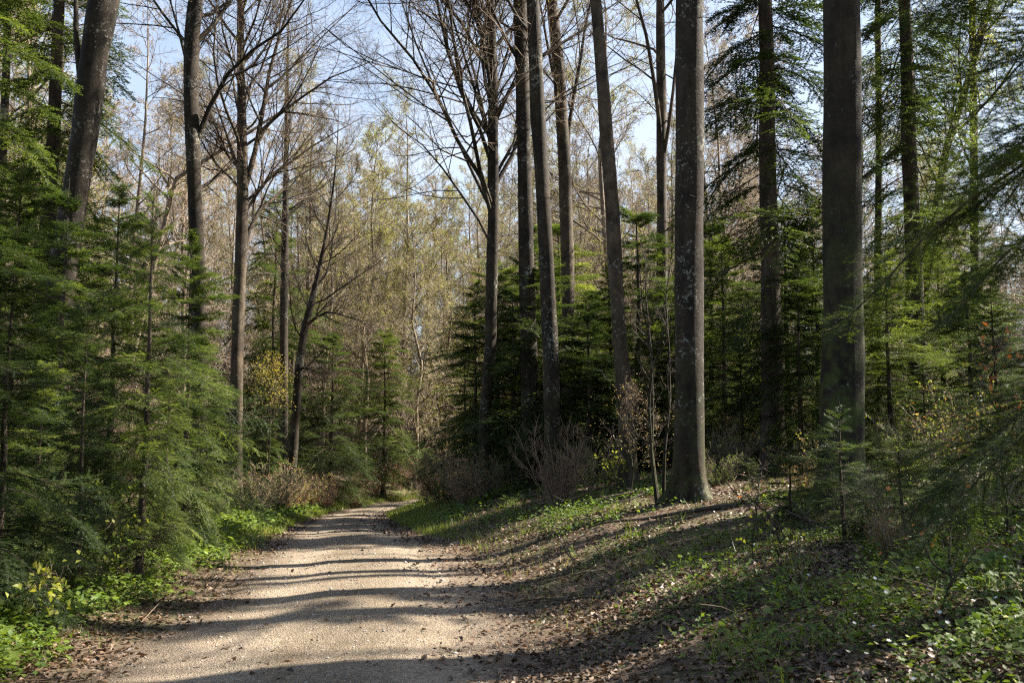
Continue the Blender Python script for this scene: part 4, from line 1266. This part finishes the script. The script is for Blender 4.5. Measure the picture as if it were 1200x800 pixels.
sapling('beech_sapling', 735, 16.5, 2.2, 'thin sapling with tiny brown buds before the slim leaning beech', 'sapling', 606, 500, .03, M_BUDS, r=.012, spread=.8, hb=.3)
sapling('maple_sapling', 62, 7.9, .62, 'maple seedling with large yellow green leaves on the left verge', 'seedling', 607, 90, .06, M_SPRING, r=.005, spread=.25, hb=.5, c=(3, 2, 1), nl=6)
sapling('maple_sapling', 125, 9.4, .95, 'maple seedling with light green leaves between the two verge fir stems', 'seedling', 608, 110, .055, M_SPRING, r=.006, spread=.3, hb=.5, c=(3, 2, 1), nl=7)
sapling('maple_sapling', 905, 8.3, .55, 'seedling with bright green leaves on the bank before the mossy beech', 'seedling', 609, 50, .045, M_SPRING, r=.005, spread=.22, hb=.5, c=(3, 2, 1), nl=6)
sapling('elder_sapling', 712, 17.6, .8, 'yellow green leafy sprout right of the pale bare shrub', 'seedling', 610, 150, .06, M_SPRING, r=.008, spread=.35, hb=.4, c=(3, 2, 1), nl=8)


def lily(px, d, h, n, label, seed):
    g = np.random.default_rng(seed); q = Geo(); w = .014 * h / .2
    for k in range(n):
        a = g.random() * 6.28; o = np.array((math.cos(a), math.sin(a), 0)); s = np.array((-o[1], o[0], 0)) * w
        hh = h * g.uniform(.7, 1.1)
        mid = o * hh * .12 + np.array((0, 0, hh * .55)); tip = o * hh * g.uniform(.25, .6) + np.array((0, 0, hh))
        z = np.array((0, 0, -.01)); V = np.array([z - s * .3, z + s * .3, mid + s, mid - s, tip])
        q.V.append(V); q.F3.append(q.n + np.array([(0, 1, 2), (0, 2, 3), (3, 2, 4)])); q.r.append(np.full(5, g.random())); q.n += 5
    ob = link('leaf_tuft', q.mesh('leaf_tuft', M_GRASS))
    x = (px - 600) / F_PX * d; z = float(top_z(np.array([x]), np.array([d]))[0][0])
    ob.location = (x, d, z)
    tag(ob, label, 'plant', 'bright blade tufts on the bank')


lily(722, 10.0, .16, 5, 'upright bright green blade tuft alone on the brown bank', 1)
lily(842, 7.6, .15, 5, 'bright green blade tuft low on the bank at right', 2)
lily(825, 9.0, .12, 16, 'wide grassy tuft beside the white anemones', 3)
lily(985, 6.4, .12, 6, 'blade tuft in the shaded lower right ground cover', 4)

# fallen and leaning dead stems
def dead_stem(pts, d0, d1, label, r, seed):
    g = np.random.default_rng(seed)
    n = len(pts)
    W = np.array([at(p[0], p[1], d0 + (d1 - d0) * k / (n - 1)) for k, p in enumerate(pts)])
    P, R = resample(W - W[0], np.linspace(r, r * .35, n), 14)
    q = Geo(); q.tubes(P, R, 8, bump=.04, g=g)
    tv = g.uniform(.3, .97, (1, 16))
    A, B = spawn(P[None], R[None], tv, R_(1) * g.uniform(30, 65, tv.shape), g.uniform(.6, 2.2, tv.shape), g, K=5, wob=.13, rmin=.008)
    q.tubes(A, B, 5)
    t2 = g.uniform(.2, .97, (len(A), 7)); C, D = spawn(A, B, t2, R_(45), g.uniform(.25, .9, t2.shape), g, K=3, rmin=.006)
    q.tubes(C, D, 3)
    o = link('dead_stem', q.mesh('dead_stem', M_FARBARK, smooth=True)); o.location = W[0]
    tag(o, label, 'dead tree')


dead_stem([(150, 440), (205, 210), (285, 160), (330, 130)], 33, 34, 'pale dead stem leaning across the wood behind the left firs', .10, 1)

def fallen_branch(px, d, ang, L, r, label, seed):
    g = np.random.default_rng(seed)
    x = (px - 600) / F_PX * d
    t = np.linspace(0, 1, 9)
    X_ = x + math.cos(ang) * L * t + np.cumsum(g.normal(0, .03, 9)); Y_ = d + math.sin(ang) * L * t + np.cumsum(g.normal(0, .03, 9))
    P = np.stack([X_, Y_, top_z(X_, Y_)[0] + r * .6 + np.abs(g.normal(0, .02, 9))], -1)
    R = np.linspace(r, r * .3, 9)
    q = Geo(); o0 = P[0].copy(); P = P - o0
    q.tubes(P, R, 7, bump=.05, g=g)
    tv = g.uniform(.25, .95, (1, 6)); A, B = spawn(P[None], R[None], tv, R_(45), g.uniform(.15, .5, tv.shape) * L, g, K=4, wob=.12, rmin=.004)
    A[..., 2] = np.abs(A[..., 2]) * .7 + .01
    q.tubes(A, B, 5)
    o = link('fallen_branch', q.mesh('fallen_branch', M_BEECH_PALE if seed % 2 else M_SPRUCE, smooth=True)); o.location = o0
    tag(o, label, 'branch', 'fallen branches')


fallen_branch(760, 9.2, 2.6, 1.5, .018, 'thin forked fallen branch across the brown slope before the speckled beech', 1)
fallen_branch(905, 7.0, .4, 1.1, .014, 'pale fallen branch among green ground plants at lower right', 3)
fallen_branch(1010, 10.4, 3.0, 1.8, .03, 'fallen branch lying before the mossy beech', 2)
fallen_branch(215, 9.6, 1.1, .9, .010, 'small fallen branch on the left leaf litter', 7)
fallen_branch(860, 13.3, 2.9, 2.0, .035, 'thicker fallen branch right of the speckled beech foot', 4)

# ------------------------------------------------------------------ light
SUN_EL, SUN_AZ = 42, 71          # azimuth from +Y towards +X
sd = np.array((math.sin(R_(SUN_AZ)) * math.cos(R_(SUN_EL)), math.cos(R_(SUN_AZ)) * math.cos(R_(SUN_EL)), math.sin(R_(SUN_EL))))
sun_d = bpy.data.lights.new('sun', 'SUN'); sun = bpy.data.objects.new('sun', sun_d); COL.objects.link(sun)
sun_d.energy = 5.0; sun_d.angle = R_(.53); sun_d.color = (1, .93, .82)
from mathutils import Vector
sun.rotation_euler = Vector(sd).to_track_quat('Z', 'Y').to_euler()
sun.location = (20, 10, 30)

w = bpy.data.worlds.new('World'); sc.world = w; w.use_nodes = True
nt = w.node_tree; nt.nodes.clear()
sky = nt.nodes.new('ShaderNodeTexSky'); sky.sky_type = 'NISHITA'; sky.sun_disc = False
sky.sun_elevation = R_(SUN_EL); sky.sun_rotation = R_(SUN_AZ); sky.air_density = 1.0; sky.dust_density = 1.5; sky.ozone_density = 1.2
tc = nt.nodes.new('ShaderNodeTexCoord')
mp = nt.nodes.new('ShaderNodeVectorMath'); mp.operation = 'MULTIPLY'; mp.inputs[1].default_value = (1, 1, 2.2)
nt.links.new(tc.outputs['Generated'], mp.inputs[0])
cl = noise(nt, mp.outputs[0], 2.6, 7, .6)
sx = nt.nodes.new('ShaderNodeSeparateXYZ'); nt.links.new(tc.outputs['Generated'], sx.inputs[0])
mr = N(nt, 'ShaderNodeMapRange'); mr.inputs[1].default_value = .75; mr.inputs[2].default_value = .25; mr.inputs[3].default_value = .12; mr.inputs[4].default_value = 1.
nt.links.new(sx.outputs[2], mr.inputs[0])
ca = ramp(nt, cl, [(.32, (.1, .1, .1)), (.6, (1, 1, 1))])
mm = N(nt, 'ShaderNodeMath', operation='MULTIPLY'); nt.links.new(ca, mm.inputs[0]); nt.links.new(mr.outputs[0], mm.inputs[1])
my = N(nt, 'ShaderNodeMapRange'); my.inputs[1].default_value = .2; my.inputs[2].default_value = .75; my.inputs[3].default_value = .04; my.inputs[4].default_value = .85
nt.links.new(sx.outputs[1], my.inputs[0])
m3 = N(nt, 'ShaderNodeMath', operation='MULTIPLY'); nt.links.new(my.outputs[0], m3.inputs[1]); nt.links.new(mm.outputs[0], m3.inputs[0])
bgn = nt.nodes.new('ShaderNodeBackground'); bgn.inputs[1].default_value = .064
out = nt.nodes.new('ShaderNodeOutputWorld')
nt.links.new(mixc(nt, m3.outputs[0], sky.outputs[0], (3.5, 3.9, 4.6)), bgn.inputs[0]); nt.links.new(bgn.outputs[0], out.inputs[0])

sc.view_settings.view_transform = 'Standard'; sc.view_settings.look = 'None'
sc.view_settings.gamma = 1; sc.view_settings.use_curve_mapping = False
sc.view_settings.exposure = 2.05
sc.render.engine = 'CYCLES'
cy = sc.cycles
cy.max_bounces = 6; cy.diffuse_bounces = 3; cy.glossy_bounces = 2; cy.transmission_bounces = 4; cy.transparent_max_bounces = 4
cy.sample_clamp_indirect = 6
cy.use_denoising = False
cy.filter_width = 1.2
